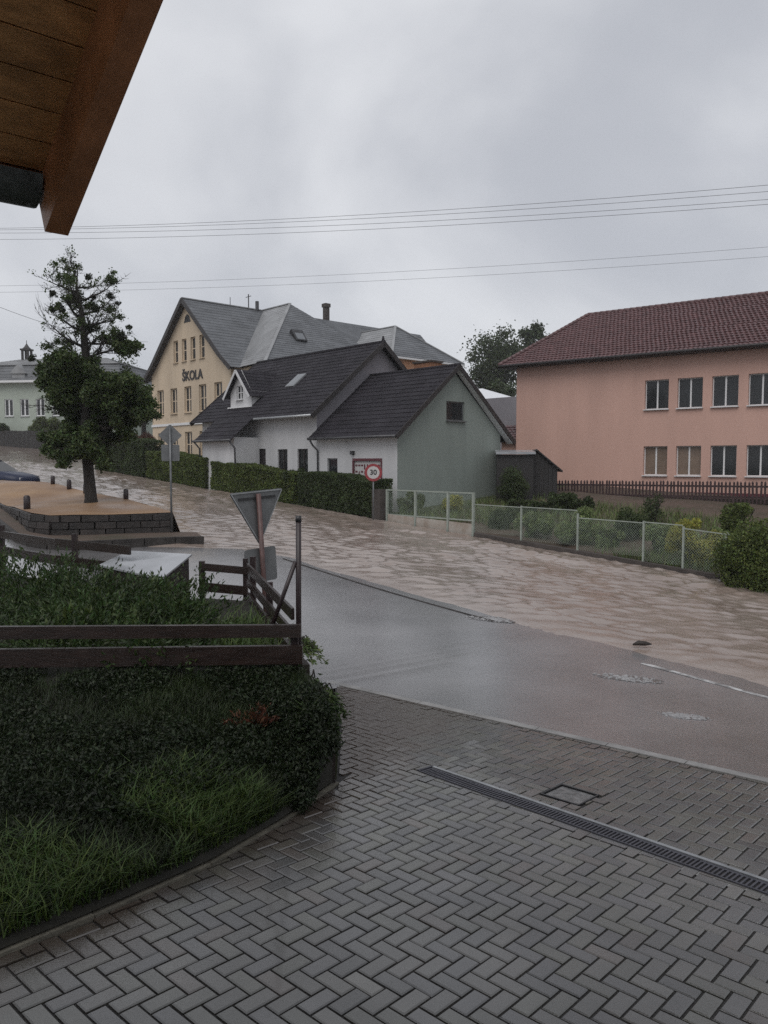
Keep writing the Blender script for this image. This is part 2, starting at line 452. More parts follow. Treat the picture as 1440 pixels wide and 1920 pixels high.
def water_material():
    m = bpy.data.materials.new('muddy flood water'); m.use_nodes = True
    N, L = m.node_tree.nodes, m.node_tree.links
    b = N['Principled BSDF']
    b.inputs['Roughness'].default_value = 0.08
    b.inputs['IOR'].default_value = 1.82
    geo = N.new('ShaderNodeNewGeometry')
    mpn = N.new('ShaderNodeMapping'); mpn.vector_type = 'POINT'
    mpn.inputs['Rotation'].default_value = (0, 0, math.atan2(0.6801, 0.7331))
    L.new(geo.outputs['Position'], mpn.inputs['Vector'])
    n1 = N.new('ShaderNodeTexNoise'); n1.inputs['Scale'].default_value = 0.45; n1.inputs['Detail'].default_value = 6
    mp1 = N.new('ShaderNodeMapping'); mp1.inputs['Scale'].default_value = (0.8, 2.2, 1.0); L.new(mpn.outputs[0], mp1.inputs['Vector'])
    L.new(mp1.outputs[0], n1.inputs['Vector'])
    r1 = N.new('ShaderNodeValToRGB')
    r1.color_ramp.elements[0].position = 0.3; r1.color_ramp.elements[1].position = 0.7
    r1.color_ramp.elements[0].color = (0.198, 0.150, 0.124, 1); r1.color_ramp.elements[1].color = (0.285, 0.236, 0.208, 1)
    L.new(n1.outputs['Fac'], r1.inputs['Fac']); L.new(r1.outputs['Color'], b.inputs['Base Color'])
    mp2 = N.new('ShaderNodeMapping'); mp2.inputs['Scale'].default_value = (0.75, 1.7, 1.0)
    L.new(mpn.outputs[0], mp2.inputs['Vector'])
    n2 = N.new('ShaderNodeTexNoise'); n2.inputs['Scale'].default_value = 9.0; n2.inputs['Detail'].default_value = 8
    n2.inputs['Roughness'].default_value = 0.65
    n2.inputs['Distortion'].default_value = 0.9
    L.new(mp2.outputs[0], n2.inputs['Vector'])
    bp = N.new('ShaderNodeBump'); bp.inputs['Strength'].default_value = 0.4; bp.inputs['Distance'].default_value = 0.02
    L.new(n2.outputs['Fac'], bp.inputs['Height']); L.new(bp.outputs[0], b.inputs['Normal'])
    return m


M['water'] = water_material()

# ------------------------------------------------------------------ terrain
road_pts = []
for t in (-14, -6, 0, 8, 16, 24, 35, 50, 70, 95):
    for n in (11.5, 17, 22.4):
        x, y = W(t, n); road_pts.append((x, y, street_z(t, n) - 0.10 - (0.03 if n > 12 else -0.02)))
road_pts += [(-0.569, 10.146, -2.985), (1.673, 8.488, -2.955), (3.492, 6.857, -2.907), (6.2, 4.4, -2.86), (9.5, 1.5, -2.9), (14, -2, -3.0),
             (-2.2, 11.4, -2.93), (-4.2, 19.0, -2.36), (-4.5, 14.0, -2.78), (-8, 16.6, -2.55), (-12, 18, -2.3), (-8, 12, -2.8), (-16, 20, -2.1), (-24, 24, -1.8)]
ROAD = TPS(road_pts)


def ground_z(x, y):
    t, n = TN(x, y)
    tc = np.where(t > 100, 100 + 12 * (1 - np.exp(-(t - 100) / 60)), np.clip(t, -30, 200))
    nc = np.clip(n, -4, 22.6)
    z = street_z(tc, nc)
    far = 0.085 * np.clip(n - 22.6, 0, 16)
    low = np.where(n < 9.5, -1.0, np.where(n < 22.55, -0.5, -0.02)) + np.where((t > 54) & (n > 22.5) & (n < 41), -1.2, 0)
    return z + far + low


gx = np.unique(np.concatenate([np.linspace(-500, -60, 23), np.linspace(-60, 60, 161), np.linspace(60, 500, 23)]))
gy = np.unique(np.concatenate([np.linspace(-120, -10, 12), np.linspace(-10, 130, 187), np.linspace(130, 900, 30)]))
GX, GY = np.meshgrid(gx, gy, indexing='ij')
ground = link('ground', grid_mesh('ground', GX, GY, ground_z(GX, GY) + 0.05 * (fbm(GX * 0.5, GY * 0.5, 3) - 0.5), M['ground']))
tag(ground, kind='structure')

# roadway: asphalt between the driveway kerb and the far side of the street, plus the side road behind the garden
KL, KR = np.array([-0.569, 10.146]), np.array([3.492, 6.857])


def road_near(t):
    return np.where(t < 7.8, 6.48 + (7.8 - t) * 0.144, np.where(t < 9.2, 6.48 - 11 * (t - 7.8), np.maximum(-9.0, -9.0 + 0.0 * t)))


rt = np.concatenate([np.arange(-16, 30, 0.25), np.arange(30, 125, 1.0)])
ru = np.linspace(0, 1, 60) ** 1.0
RT, RU = np.meshgrid(rt, ru, indexing='ij')
rn0 = road_near(RT)
rn0 = np.where(RT > 38, 9.0, rn0)
RN = rn0 + (np.where(RT > 60, 40.0, 22.42) - rn0) * RU
RX, RY = W(RT, RN)
RZ = ROAD(RX, RY) + 0.012 * (fbm(RX * 0.35, RY * 0.35, 5) - 0.5)
road = link('road', grid_mesh('road', RX, RY, RZ, M['asphalt']))
tag(road, kind='structure')


def road_z(x, y):
    return float(ROAD(x, y))


# flood water running down the street: real waves on a fine grid
wt = np.concatenate([np.arange(-16, 0, 0.12), np.arange(0, 26, 0.065), np.arange(26, 60, 0.14), np.arange(60, 118, 0.6)])
wu = np.linspace(0, 1, 175)
WT, WU = np.meshgrid(wt, wu, indexing='ij')
edge = 11.25 + 0.045 * (WT - 4) + np.where(WT < 8.5, 0.55, 0.16) * (fbm(WT * 0.8, WT * 0 + 2.0, 21, 4) - 0.5) * 2
edge = edge + np.where(WT > 16.5, -1.9 * np.clip((WT - 16.5) / 3.0, 0, 1), 0)
# spills towards the mouth of the side road
edge = edge - 1.3 * np.exp(-((WT - 19.5) / 1.8) ** 2)
far_n = np.where(WT > 55, 22.3 + np.clip((WT - 55) * 0.9, 0, 16), 22.3)
WN = edge + (far_n - edge) * WU
WX, WY = W(WT, WN)


def ridge(x, y, s):
    return 1 - np.abs(2 * vnoise(x, y, s) - 1)


chop = np.zeros_like(WT)
wr = np.random.default_rng(5)
wx_ = WT + 0.35 * (fbm(WT * 0.9, WN * 0.9, 31) - 0.5); wy_ = WN + 0.35 * (fbm(WT * 0.9, WN * 0.9, 32) - 0.5)
for k in range(70):                                   # short crossing waves carried by the current
    lam = math.exp(wr.uniform(math.log(0.20), math.log(0.80))); th = 0.72 + wr.normal() * 0.42
    env = 0.1 + 1.5 * vnoise(WT * 0.55 + 9.1 * k, WN * 0.7 - 4.3 * k, 300 + k)
    chop += 0.0043 * lam * env * np.sin(2 * math.pi / lam * (wx_ * math.cos(th) + wy_ * math.sin(th)) + wr.uniform(0, 6.28))
chop = chop + 2.0 * chop * np.abs(chop) + 0.04 * (fbm(WT * 0.3, WN * 0.45, 44, 3) - 0.5)
chop *= 0.35 + 1.5 * fbm(WT * 0.30, WN * 0.55, 64, 3)
# a standing crest where the flow runs over the footway kerb below the fence
chop = chop + np.exp(-((WN - 20.4 - 0.25 * np.sin(WT * 0.8)) / 0.30) ** 2) * 0.09 * np.clip((fbm(WT * 0.5, WT * 0, 49) - 0.3) * 3, 0, 1) * (WT < 21)
shore = np.clip((WN - edge) / 1.3, 0, 1)
calm = 0.25 + 0.75 * shore
WZ = street_z(WT, WN) - 0.015 + chop * calm * np.interp(WT, (24, 34, 50), (1.0, 0.95, 0.9)) * (0.6 + 0.8 * fbm(WT * 0.15, WN * 0.15, 47, 2))
rz_here = ROAD(WX, WY)
WZ = np.where(shore < 1, (rz_here - 0.02) * (1 - shore) ** 2 + WZ * (1 - (1 - shore) ** 2), WZ)
WZ = np.where(WU == 0, rz_here - 0.04, WZ)
water = link('flood_water', grid_mesh('flood_water', WX, WY, WZ, M['water']))
tag(water, kind='structure')

# ------------------------------------------------------------------ driveway of herringbone pavers
T3 = np.array([0.99780, 0.04834, -0.04545]); T3 /= np.linalg.norm(T3)
ND = np.array([0.041687, 0.075403, 0.996281]); ND /= np.linalg.norm(ND)
T3 -= ND * (T3 @ ND); T3 /= np.linalg.norm(T3)
P3 = np.cross(ND, T3)
O3 = np.array([-0.80309, 3.537, -2.473])
XB = (T3 + P3) / math.sqrt(2)
YB = (T3 - P3) / math.sqrt(2)
# edging line between bank and pavers, left to right
EDGE = [(-4.6, 0.4), (-3.2, 2.05), (-1.995, 3.557), (-1.598, 4.06), (-1.114, 4.739), (-0.74, 5.487), (-0.404, 6.348), (-0.47, 8.0), (-0.66, 10.2)]


def edge_x(y):
    xs = [p[0] for p in EDGE]; ys = [p[1] for p in EDGE]
    return float(np.interp(y, ys, xs))


DR0, DR1 = np.array([0.386, 6.810]), np.array([2.437, 4.743])     # drain axis
dr_d = (DR1 - DR0) / np.linalg.norm(DR1 - DR0)
dr_n = np.array([-dr_d[1], dr_d[0]])
dr_len = 4.4
kerb_d = (KR - KL) / np.linalg.norm(KR - KL)
kerb_n = np.array([kerb_d[1], -kerb_d[0]])        # towards the driveway
if kerb_n[1] > 0: kerb_n = -kerb_n


COV = np.array([1.554, 6.30]); COV_H = 0.245        # inspection cover: diamond centre and half diagonal


def half(poly, nrm_, c):
    """keep the part of poly where nrm_ . p >= c"""
    out = []
    for i in range(len(poly)):
        p, q = poly[i], poly[(i + 1) % len(poly)]
        fp, fq = float(p @ nrm_) - c, float(q @ nrm_) - c
        if fp >= 0: out.append(p)
        if fp * fq < 0: out.append(p + (q - p) * fp / (fp - fq))
    return out


def area2(p): return sum(p[i][0] * p[(i + 1) % len(p)][1] - p[(i + 1) % len(p)][0] * p[i][1] for i in range(len(p)))


EDGE_SEG = []
for p, q in zip(EDGE[:-1], EDGE[1:]):
    p, q = np.array(p), np.array(q); n_ = np.array([(q - p)[1], -(q - p)[0]]); n_ /= np.linalg.norm(n_)
    EDGE_SEG.append((p, q, n_))
XB2, YB2 = XB[:2] / np.linalg.norm(XB[:2]), YB[:2] / np.linalg.norm(YB[:2])
cut_pieces = []


def clip_all(poly):
    c = sum(poly) / 4
    poly = half(poly, kerb_n, float(KL @ kerb_n) + 0.053)
    if len(poly) < 3: return []
    for (p, q, n_) in EDGE_SEG:
        if min(p[1], q[1]) - 0.2 < c[1] < max(p[1], q[1]) + 0.2 and np.linalg.norm(c - (p + (q - p) * np.clip((c - p) @ (q - p) / ((q - p) @ (q - p)), 0, 1))) < 0.2:
            poly = half(poly, n_, float(p @ n_) + 0.022)
            if len(poly) < 3: return []
    if c[0] < edge_x(c[1]) - 0.15: return []
    a = float((c - DR0) @ dr_d); b = float((c - DR0) @ dr_n)
    if -0.15 < a < dr_len + 0.2 and abs(b) < 0.25:
        base = float(DR0 @ dr_n)
        out = [half(poly, dr_n, base + 0.108), half(poly, -dr_n, -(base - 0.108)), half(half(half(poly, dr_n, base - 0.108), -dr_n, -(base + 0.108)), -dr_d, -float(DR0 @ dr_d) + 0.035)]
        return [p for p in out if len(p) >= 3]
    s2 = 0.185
    e1, e2 = float((c - COV) @ XB2), float((c - COV) @ YB2)
    if max(abs(e1), abs(e2)) < s2 + 0.2:
        if abs(e1) > abs(e2): n_, v_ = XB2 * np.sign(e1), s2
        else: n_, v_ = YB2 * np.sign(e2), s2
        if any(max(abs(float((p - COV) @ XB2)), abs(float((p - COV) @ YB2))) < s2 for p in poly) or max(abs(e1), abs(e2)) < s2:
            poly = half(poly, n_, float(COV @ n_) + v_)
    return [poly] if len(poly) >= 3 else []


driveway = empty('driveway', tuple(O3))
tag(driveway, kind='structure')
# bed of dark sand under the pavers
bx = np.linspace(-5, 9, 57); by = np.linspace(-1.5, 11, 51)
BX, BY = np.meshgrid(bx, by, indexing='ij')
BX2 = np.maximum(BX, np.vectorize(edge_x)(BY))
side = (BX2 - KL[0]) * kerb_n[0] + (BY - KL[1]) * kerb_n[1]
pull = np.where(side < 0.04, 0.04 - side, 0)
BX2 = BX2 + kerb_n[0] * pull; BY2 = BY + kerb_n[1] * pull
bed = link('sand_bed', grid_mesh('sand_bed', BX2, BY2, drive_z(BX2, BY2) - 0.014, M['joint']), driveway)
bed.location = (-O3[0], -O3[1], -O3[2]); bed['kind'] = 'stuff'

bricks = []
for j in range(-18, 30):
    for i in range(-50, 80):
        c = O3 + T3 * (0.14142 * i) + P3 * (0.28284 * j)
        for typ in (0, 1):
            cc = c if typ == 0 else c - 0.15 * XB + 0.05 * YB
            x, y = cc[0], cc[1]
            if y < 0.2 or y > 11.5 or x > 8.2 or x < -4.5: continue
            lo, sh = (YB, XB) if typ == 0 else (XB, YB)
            full = [np.array([x, y]) + lo[:2] * a * 0.0942 + sh[:2] * b * 0.0442 for a, b in ((-1, -1), (1, -1), (1, 1), (-1, 1))]
            pieces = clip_all(full)
            if len(pieces) == 1 and len(pieces[0]) == 4 and abs(area2(pieces[0]) - area2(full)) < 1e-6: bricks.append((cc, lo, sh))
            else: cut_pieces += [p for p in pieces if abs(area2(p)) > 0.0012]
# the largest-showing 300 are parts of their own, the rest one mesh
def show_size(b):
    c = b[0]
    u, v = 720 + 1450 * c[0] / c[1], 865 - 1450 * c[2] / c[1]
    if not (-20 < u < 1460 and v < 1950): return 1e9
    return c[1]
order = sorted(range(len(bricks)), key=lambda k: show_size(bricks[k]))
top = set(order[:300])
pm = MB(); pm.cbox(-0.0942, 0.0942, -0.0442, 0.0442, -0.05, 0.0, 0.006)
paver_mesh = pm.mesh('paver', M['paver'])
rest = MB()
for k, (c, lo, sh) in enumerate(bricks):
    lift = random.gauss(0, 0.0012)
    tx, ty = random.gauss(0, 0.006), random.gauss(0, 0.004)
    zz = Vector(ND) + Vector(lo) * tx + Vector(sh) * ty; zz.normalize()
    xx = Vector(lo); xx = (xx - zz * xx.dot(zz)).normalized(); yy = zz.cross(xx)
    mat = Matrix(((xx[0], yy[0], zz[0], c[0] + ND[0] * lift), (xx[1], yy[1], zz[1], c[1] + ND[1] * lift), (xx[2], yy[2], zz[2], c[2] + ND[2] * lift), (0, 0, 0, 1)))
    if k in top:
        o = link('paver', paver_mesh, driveway)
        o.matrix_parent_inverse = Matrix.Translation(-Vector(O3))
        o.matrix_basis = mat
    else:
        rest.add([mat @ Vector(v) for v in pm.v], pm.f)
for p in cut_pieces:
    if area2(p) < 0: p = p[::-1]
    c_ = sum(p) / len(p); tp_ = [(c_[0] + (q[0] - c_[0]) * 0.985, c_[1] + (q[1] - c_[1]) * 0.985) for q in p]
    n_ = len(p)
    rest.add([(q[0], q[1], drive_z(*q)) for q in tp_] + [(q[0], q[1], drive_z(*q) - 0.05) for q in p], [tuple(range(n_))] + [(n_ + k, n_ + (k + 1) % n_, (k + 1) % n_, k) for k in range(n_)])
far_pavers = rest.build('paver_field', M['paver'], driveway)
far_pavers.location = (-O3[0], -O3[1], -O3[2]); far_pavers['kind'] = 'stuff'

# flush concrete kerb along the road
kerb = empty('kerb', (KL[0], KL[1], -2.98)); tag(kerb, kind='structure')
KB = np.array([-0.45, 10.05]); step = 0.8
for k in range(18):
    a = KL + kerb_d * (k * step - 0.3 + 0.004); b = KL + kerb_d * ((k + 1) * step - 0.3 - 0.004)
    m = MB()
    za, zb = drive_z(*a) + 0.012, drive_z(*b) + 0.012
    q = kerb_n * 0.05
    vs = []
    for (p, z) in ((a, za), (b, zb)):
        vs += [(p[0] - q[0] - KL[0], p[1] - q[1] - KL[1], z + 2.98), (p[0] + q[0] - KL[0], p[1] + q[1] - KL[1], z + 2.98)]
    lo_ = [(v[0], v[1], v[2] - 0.25) for v in vs]
    m.add(vs + lo_, [(0, 1, 3, 2), (4, 6, 7, 5), (0, 2, 6, 4), (1, 5, 7, 3), (0, 4, 5, 1), (2, 3, 7, 6)])
    m.build('kerb_stone', M['kerb'], kerb)

# concrete edging stones along the bank
edging = empty('edging', (EDGE[2][0], EDGE[2][1], drive_z(*EDGE[2]))); tag(edging, 'thin mossy concrete edging between grass bank and pavers', 'edging')
ebase = Vector(edging.location)
for (p, q_) in zip(EDGE[:6], EDGE[1:7]):
    p, q_ = np.array(p), np.array(q_)
    ln = np.linalg.norm(q_ - p); nseg = max(1, round(ln / 0.95)); d_ = (q_ - p) / ln
    for k in range(nseg):
        a = p + d_ * (ln * k / nseg + 0.003); b = p + d_ * (ln * (k + 1) / nseg - 0.003)
        m = MB()
        h = random.gauss(0, 0.004)
        m.beam(Vector((a[0], a[1], drive_z(*a) - 0.105 + h)) - ebase, Vector((b[0], b[1], drive_z(*b) - 0.105 + h)) - ebase, 0.05, 0.24)
        m.build('edging_stone', M['edging'], edging)

# line drain with slotted grate
def drain_pt(a, b, h=0.0):
    p = DR0 + dr_d * a + dr_n * b
    return Vector((p[0], p[1], drive_z(*p) + h))
drain = empty('drain_channel', drain_pt(0, 0)); tag(drain, 'long slotted line drain with pale frame crossing the wet pavers', 'drain')
db = Vector(drain.location)
for (o_, w2, mm) in ((0.090, 0.030, 'galv'), (-0.100, 0.010, 'grate')):
    m = MB(); m.beam(drain_pt(0, o_, -0.03) - db, drain_pt(dr_len, o_, -0.03) - db, w2, 0.076); m.build('frame_rail', M[mm], drain)
m = MB(); m.beam(drain_pt(-0.02, -0.1, -0.03) - db, drain_pt(-0.02, 0.1, -0.03) - db, 0.02, 0.074); m.build('end_plate', M['grate'], drain)
m = MB(); m.beam(drain_pt(0, 0, -0.12) - db, drain_pt(dr_len, 0, -0.12) - db, 0.18, 0.02); m.build('channel_floor', M['black_iron'], drain)
for g in range(9):
    m = MB(); a0 = g * 0.49
    for s_ in (-0.085, 0.062):
        m.beam(drain_pt(a0 + 0.004, s_, -0.012) - db, drain_pt(a0 + 0.486, s_, -0.012) - db, 0.022, 0.02)
    for k in range(16):
        a = a0 + 0.014 + k * 0.0308
        m.beam(drain_pt(a, -0.074, -0.010) - db, drain_pt(a, 0.051, -0.010) - db, 0.0125, 0.018)
    m.build('grate', M['grate'], drain)
# mortar strip beside the drain on the near side
m, m2 = MB(), MB()
for k in range(44):
    a0, a1 = k * 0.1, k * 0.1 + 0.1
    wdt = 0.135 + 0.05 * random.random()
    m.add([drain_pt(a0, -0.106, -0.004) - db, drain_pt(a1, -0.106, -0.004) - db, drain_pt(a1, -wdt, -0.006) - db, drain_pt(a0, -wdt, -0.006) - db], [(0, 1, 2, 3)])
    m2.add([drain_pt(a0, 0.106, -0.004) - db, drain_pt(a1, 0.106, -0.004) - db, drain_pt(a1, 0.125, -0.006) - db, drain_pt(a0, 0.125, -0.006) - db], [(3, 2, 1, 0)])
m.build('mortar_strip', M['kerb'], drain); m2.build('mortar_strip', M['kerb'], drain)

# square inspection cover set in the pavers
cov = empty('inspection_cover', (COV[0], COV[1], drive_z(*COV))); tag(cov, 'small square inspection cover sunk in pavers beyond the line drain', 'manhole cover')
def cov_pt(a, b, h): # a along XB, b along YB in units of half side
    s2 = 0.172
    p = COV + (np.array(XB[:2]) * a + np.array(YB[:2]) * b) * s2
    return Vector((p[0] - COV[0], p[1] - COV[1], drive_z(*p) - drive_z(*COV) + h))
m = MB()
for (a, b) in (((-1, -1), (1, -1)), ((1, -1), (1, 1)), ((1, 1), (-1, 1)), ((-1, 1), (-1, -1))):
    m.beam(cov_pt(*a, -0.02), cov_pt(*b, -0.02), 0.013, 0.05)
m.build('frame', M['black_iron'], cov)
m = MB(); m.add([cov_pt(-0.9, -0.9, -0.008), cov_pt(0.9, -0.9, -0.008), cov_pt(0.9, 0.9, -0.008), cov_pt(-0.9, 0.9, -0.008)], [(0, 1, 2, 3)])
m.build('lid', M['lid_concrete'], cov)

# white edge line and small splash pools on the asphalt
def road_strip(name, pts, wdt, mat, dz=0.005):
    m = MB(); vs = []
    for k, p in enumerate(pts):
        p = np.array(p); q = np.array(pts[min(k + 1, len(pts) - 1)]); r = np.array(pts[max(k - 1, 0)])
        d_ = (q - r) / np.linalg.norm(q - r); n_ = np.array([-d_[1], d_[0]])
        for s_ in (-1, 1):
            e = p + n_ * s_ * wdt / 2; vs.append((e[0], e[1], float(ROAD(*e)) + dz))
    m.add(vs, [(2 * k, 2 * k + 1, 2 * k + 3, 2 * k + 2) for k in range(len(pts) - 1)])
    return m.build(name, mat)
line = road_strip('road_marking', [W(t, 11.02 + 0.03 * (t - 4)) for t in np.arange(-4, 6.2, 0.25)], 0.12, M['paint'])
line['kind'] = 'structure'

street_kerb_shadow = empty('street_kerb_shadow', (*W(8, 11.1), road_z(*W(8, 11.1)))); tag(street_kerb_shadow, kind='structure'); skb = Vector(street_kerb_shadow.location)  # thin, almost flush dark strip standing in for the kerb's edge shadow
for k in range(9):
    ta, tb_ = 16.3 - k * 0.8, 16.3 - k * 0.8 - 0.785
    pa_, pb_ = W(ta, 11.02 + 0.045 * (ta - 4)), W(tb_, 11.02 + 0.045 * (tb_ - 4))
    m = MB(); m.beam(Vector((*pa_, road_z(*pa_) - 0.062)) - skb, Vector((*pb_, road_z(*pb_) - 0.062)) - skb, 0.05, 0.15); m.build('kerb_stone', M['wet_kerb'], street_kerb_shadow)

def pool(x, y, rx, ry, rz, label):
    m = MB(); z0 = road_z(x, y); rr_ = random.Random(int(x * 100))
    def P(lx, ly, h):
        px_, py_ = x + lx * math.cos(rz) - ly * math.sin(rz), y + lx * math.sin(rz) + ly * math.cos(rz)
        return (px_ - x, py_ - y, float(ROAD(px_, py_)) - z0 + 0.007 + h)
    for k in range(140):
        a = rr_.random() * 6.283; q = rr_.random() ** 0.7
        cx, cy = rx * 1.25 * q * math.cos(a), ry * 1.25 * q * math.sin(a)
        r = rr_.uniform(0.006, 0.022) * (1.25 - 0.6 * q); st = rr_.uniform(1.0, 2.6); n = 7
        vs = [P(cx + r * st * math.cos(6.283 * i / n), cy + r * math.sin(6.283 * i / n), -0.002) for i in range(n)] + [P(cx, cy, r * 0.7)]
        m.add(vs, [(i, (i + 1) % n, n) for i in range(n)])
    root = empty('puddle', (x, y, z0)); tag(root, label, 'puddle', 'puddles boiling up on the asphalt')
    m.build('bubbles', M['puddle'], root, True)['kind'] = 'stuff'
    f = MB(); n = 40; vs = [P(0, 0, -0.001)]
    for k in range(n):
        a = 6.283 * k / n; q = 1.25 * (0.8 + 0.8 * (fbm(1.7 * math.cos(a) + x, 1.7 * math.sin(a) + y, 9) - 0.5)); vs.append(P(rx * q * math.cos(a), ry * q * math.sin(a), -0.003))
    f.add(vs, [(0, 1 + k, 1 + (k + 1) % n) for k in range(n)]); f.build('water_film', M['film'], root)
M['film'] = material('thin water film', (0.10, 0.095, 0.095), rough=0.06, var=0.2, spec=1.0, bump=0.6, bscale=16)
M['puddle'] = material('bubbling puddle', (0.24, 0.235, 0.235), rough=0.12, var=0.35, scale=9, bump=1.0, bscale=14, coat=0.5, spec=1.0)

# ------------------------------------------------------------------ foliage generators
def leaves_mesh(name, P, size, mats, up=0.3, aspect=0.5, jit=0.4, axis=None, bend=0.15):
    """one bent diamond-shaped leaf per point"""
    P = np.asarray(P, float); n = len(P)
    d = RNG.normal(size=(n, 3)) if axis is None else axis + RNG.normal(size=(n, 3)) * 0.45
    d[:, 2] += up
    d /= np.linalg.norm(d, axis=1, keepdims=True) + 1e-9
    s = np.cross(d, RNG.normal(size=(n, 3))); s /= np.linalg.norm(s, axis=1, keepdims=True) + 1e-9
    nn = np.cross(d, s)
    L_ = size * (1 + jit * (RNG.random((n, 1)) * 2 - 1))
    a = P - d * L_ / 2; b = P + s * L_ * aspect / 2 + nn * L_ * bend; c = P + d * L_ / 2; e = P - s * L_ * aspect / 2 + nn * L_ * bend
    co = np.stack([a, b, c, e], 1).reshape(-1, 3)
    q = np.arange(4 * n).reshape(n, 4)
    return big_mesh(name, co, q, mats)


def ball_pts(n, c, r, shell=0.5):
    v = RNG.normal(size=(n, 3)); v /= np.linalg.norm(v, axis=1, keepdims=True)
    rad = (shell + (1 - shell) * RNG.random((n, 1))) ** (1 / 2.0)
    return np.array(c) + v * rad * np.array(r)


def blob_cloud(n, c, r, k, br, shell=0.35, flat=1.0):
    """points in k sub-clumps spread through an ellipsoid"""
    cs = ball_pts(k, c, np.array(r), 0.15)
    w = RNG.random(k) * 0.7 + 0.6
    per = np.maximum(1, (n * w ** 2 / (w ** 2).sum()).astype(int))
    return np.concatenate([ball_pts(per[i], cs[i], np.array([br * w[i], br * w[i], br * w[i] * flat]), shell) for i in range(k)])


def blades_mesh(name, P, h, wd, mats, lean=0.35):
    """curved grass blades, two quads each"""
    P = np.asarray(P, float); n = len(P)
    az = RNG.random(n) * 2 * math.pi
    dr = np.stack([np.cos(az), np.sin(az), np.zeros(n)], 1); sd = np.stack([-np.sin(az), np.cos(az), np.zeros(n)], 1)
    H = h * (0.5 + RNG.random((n, 1))); wv = wd * (0.6 + 0.8 * RNG.random((n, 1)))
    ln = lean * (0.3 + 1.2 * RNG.random((n, 1)))
    up = np.array([0, 0, 1.0])
    m1 = P + up * H * 0.6 + dr * H * ln * 0.35; tp = P + up * H * 0.95 + dr * H * ln * 1.1
    co = np.stack([P - sd * wv / 2, P + sd * wv / 2, m1 + sd * wv * 0.4, m1 - sd * wv * 0.4, tp + sd * wv * 0.06, tp - sd * wv * 0.06], 1).reshape(-1, 3)
    b = np.arange(n)[:, None] * 6
    q = np.concatenate([b + np.array([0, 1, 2, 3]), b + np.array([3, 2, 4, 5])], 0)
    return big_mesh(name, co, q, mats)


# ------------------------------------------------------------------ garden bank at the left
GB = [(-5.6, 1.2), (-3.2, 2.05), (-1.995, 3.557), (-1.598, 4.06), (-1.114, 4.739), (-0.74, 5.487), (-0.43, 6.30)]
GT = [(-8.5, 6.2), (-6.5, 6.8), (-4.2, 6.98), (-3.0, 7.0), (-2.2, 7.03), (-1.4, 7.06), (-0.72, 7.12)]
GF = [(-14.0, 14.6), (-10.5, 14.2), (-7.0, 13.3), (-5.0, 11.9), (-3.7, 10.7), (-2.7, 10.4), (-1.75, 10.25)]


def curve(pts, s):
    pts = np.array(pts, float)
    return np.stack([np.interp(s, np.linspace(0, 1, len(pts)), pts[:, k]) for k in range(pts.shape[1])], -1)


def bank_pt(s, v):
    """v 0..1 from edging to fence, 1..2 from fence to the far side"""
    s, v = np.broadcast_arrays(np.asarray(s, float), np.asarray(v, float))
    B, T, F = curve(GB, s), curve(GT, s), curve(GF, s)
    v1 = np.clip(v, 0, 1)[..., None]; v2 = np.clip(v - 1, 0, 1)[..., None]
    xy = B + (T - B) * v1 + (F - T) * v2
    zb = drive_z(B[..., 0], B[..., 1]) + 0.03
    zt = -1.98 + 0.0 * s
    z1 = zb + (zt - zb) * np.clip(v, 0, 1) ** (0.85 - 0.72 * np.clip((s - 0.86) / 0.08, 0, 1))
    z = z1 + 0.12 * np.clip(v - 1, 0, 1)
    z = z + 0.06 * (fbm(xy[..., 0] * 2.2, xy[..., 1] * 2.2, 71) - 0.5) * np.clip(v * 4, 0, 1)
    return xy[..., 0], xy[..., 1], z


S_, V_ = np.meshgrid(np.linspace(0, 1, 90), np.concatenate([np.linspace(0, 1, 40), np.linspace(1.03, 2, 30)]), indexing='ij')
bx_, by_, bz_ = bank_pt(S_, V_)
bank = link('garden_bank', grid_mesh('garden_bank', bx_, by_, bz_, M['bank'])); tag(bank, kind='structure')
# facing of the bank's right end: upright timbers
facing = empty('timber_facing', (-0.43, 6.35, -2.7)); tag(facing, 'dark rotten timber facing at the end of the grass bank', 'retaining wall')
fb = Vector(facing.location)
line_pts = [(-0.43, 6.32), (-0.56, 6.75), (-0.70, 7.15), (-0.95, 8.0), (-1.3, 9.1), (-1.72, 10.27), (-2.7, 10.45), (-3.7, 10.75), (-5.0, 11.95), (-7.0, 13.35), (-10.5, 14.3)]
cum = np.concatenate([[0], np.cumsum(np.linalg.norm(np.diff(np.array(line_pts), axis=0), axis=1))])
pos = 0.0
while pos < cum[-1] - 0.15:
    wd = random.uniform(0.13, 0.19)
    a = [np.interp(pos, cum, [p[k] for p in line_pts]) for k in (0, 1)]
    b = [np.interp(pos + wd - 0.008, cum, [p[k] for p in line_pts]) for k in (0, 1)]
    mx_, my_ = (a[0] + b[0]) / 2, (a[1] + b[1]) / 2
    topz = -2.23 + random.uniform(-0.012, 0.012) if pos < 0.9 else -1.95 + random.uniform(-0.03, 0.03)
    m = MB()
    m.beam(Vector((a[0] - 0.01, a[1], (topz - 3.2) / 2)) - fb, Vector((b[0] - 0.01, b[1], (topz - 3.2) / 2)) - fb, 0.07, topz + 3.2)
    m.build('timber', M['wall_wood'], facing)
    pos += wd

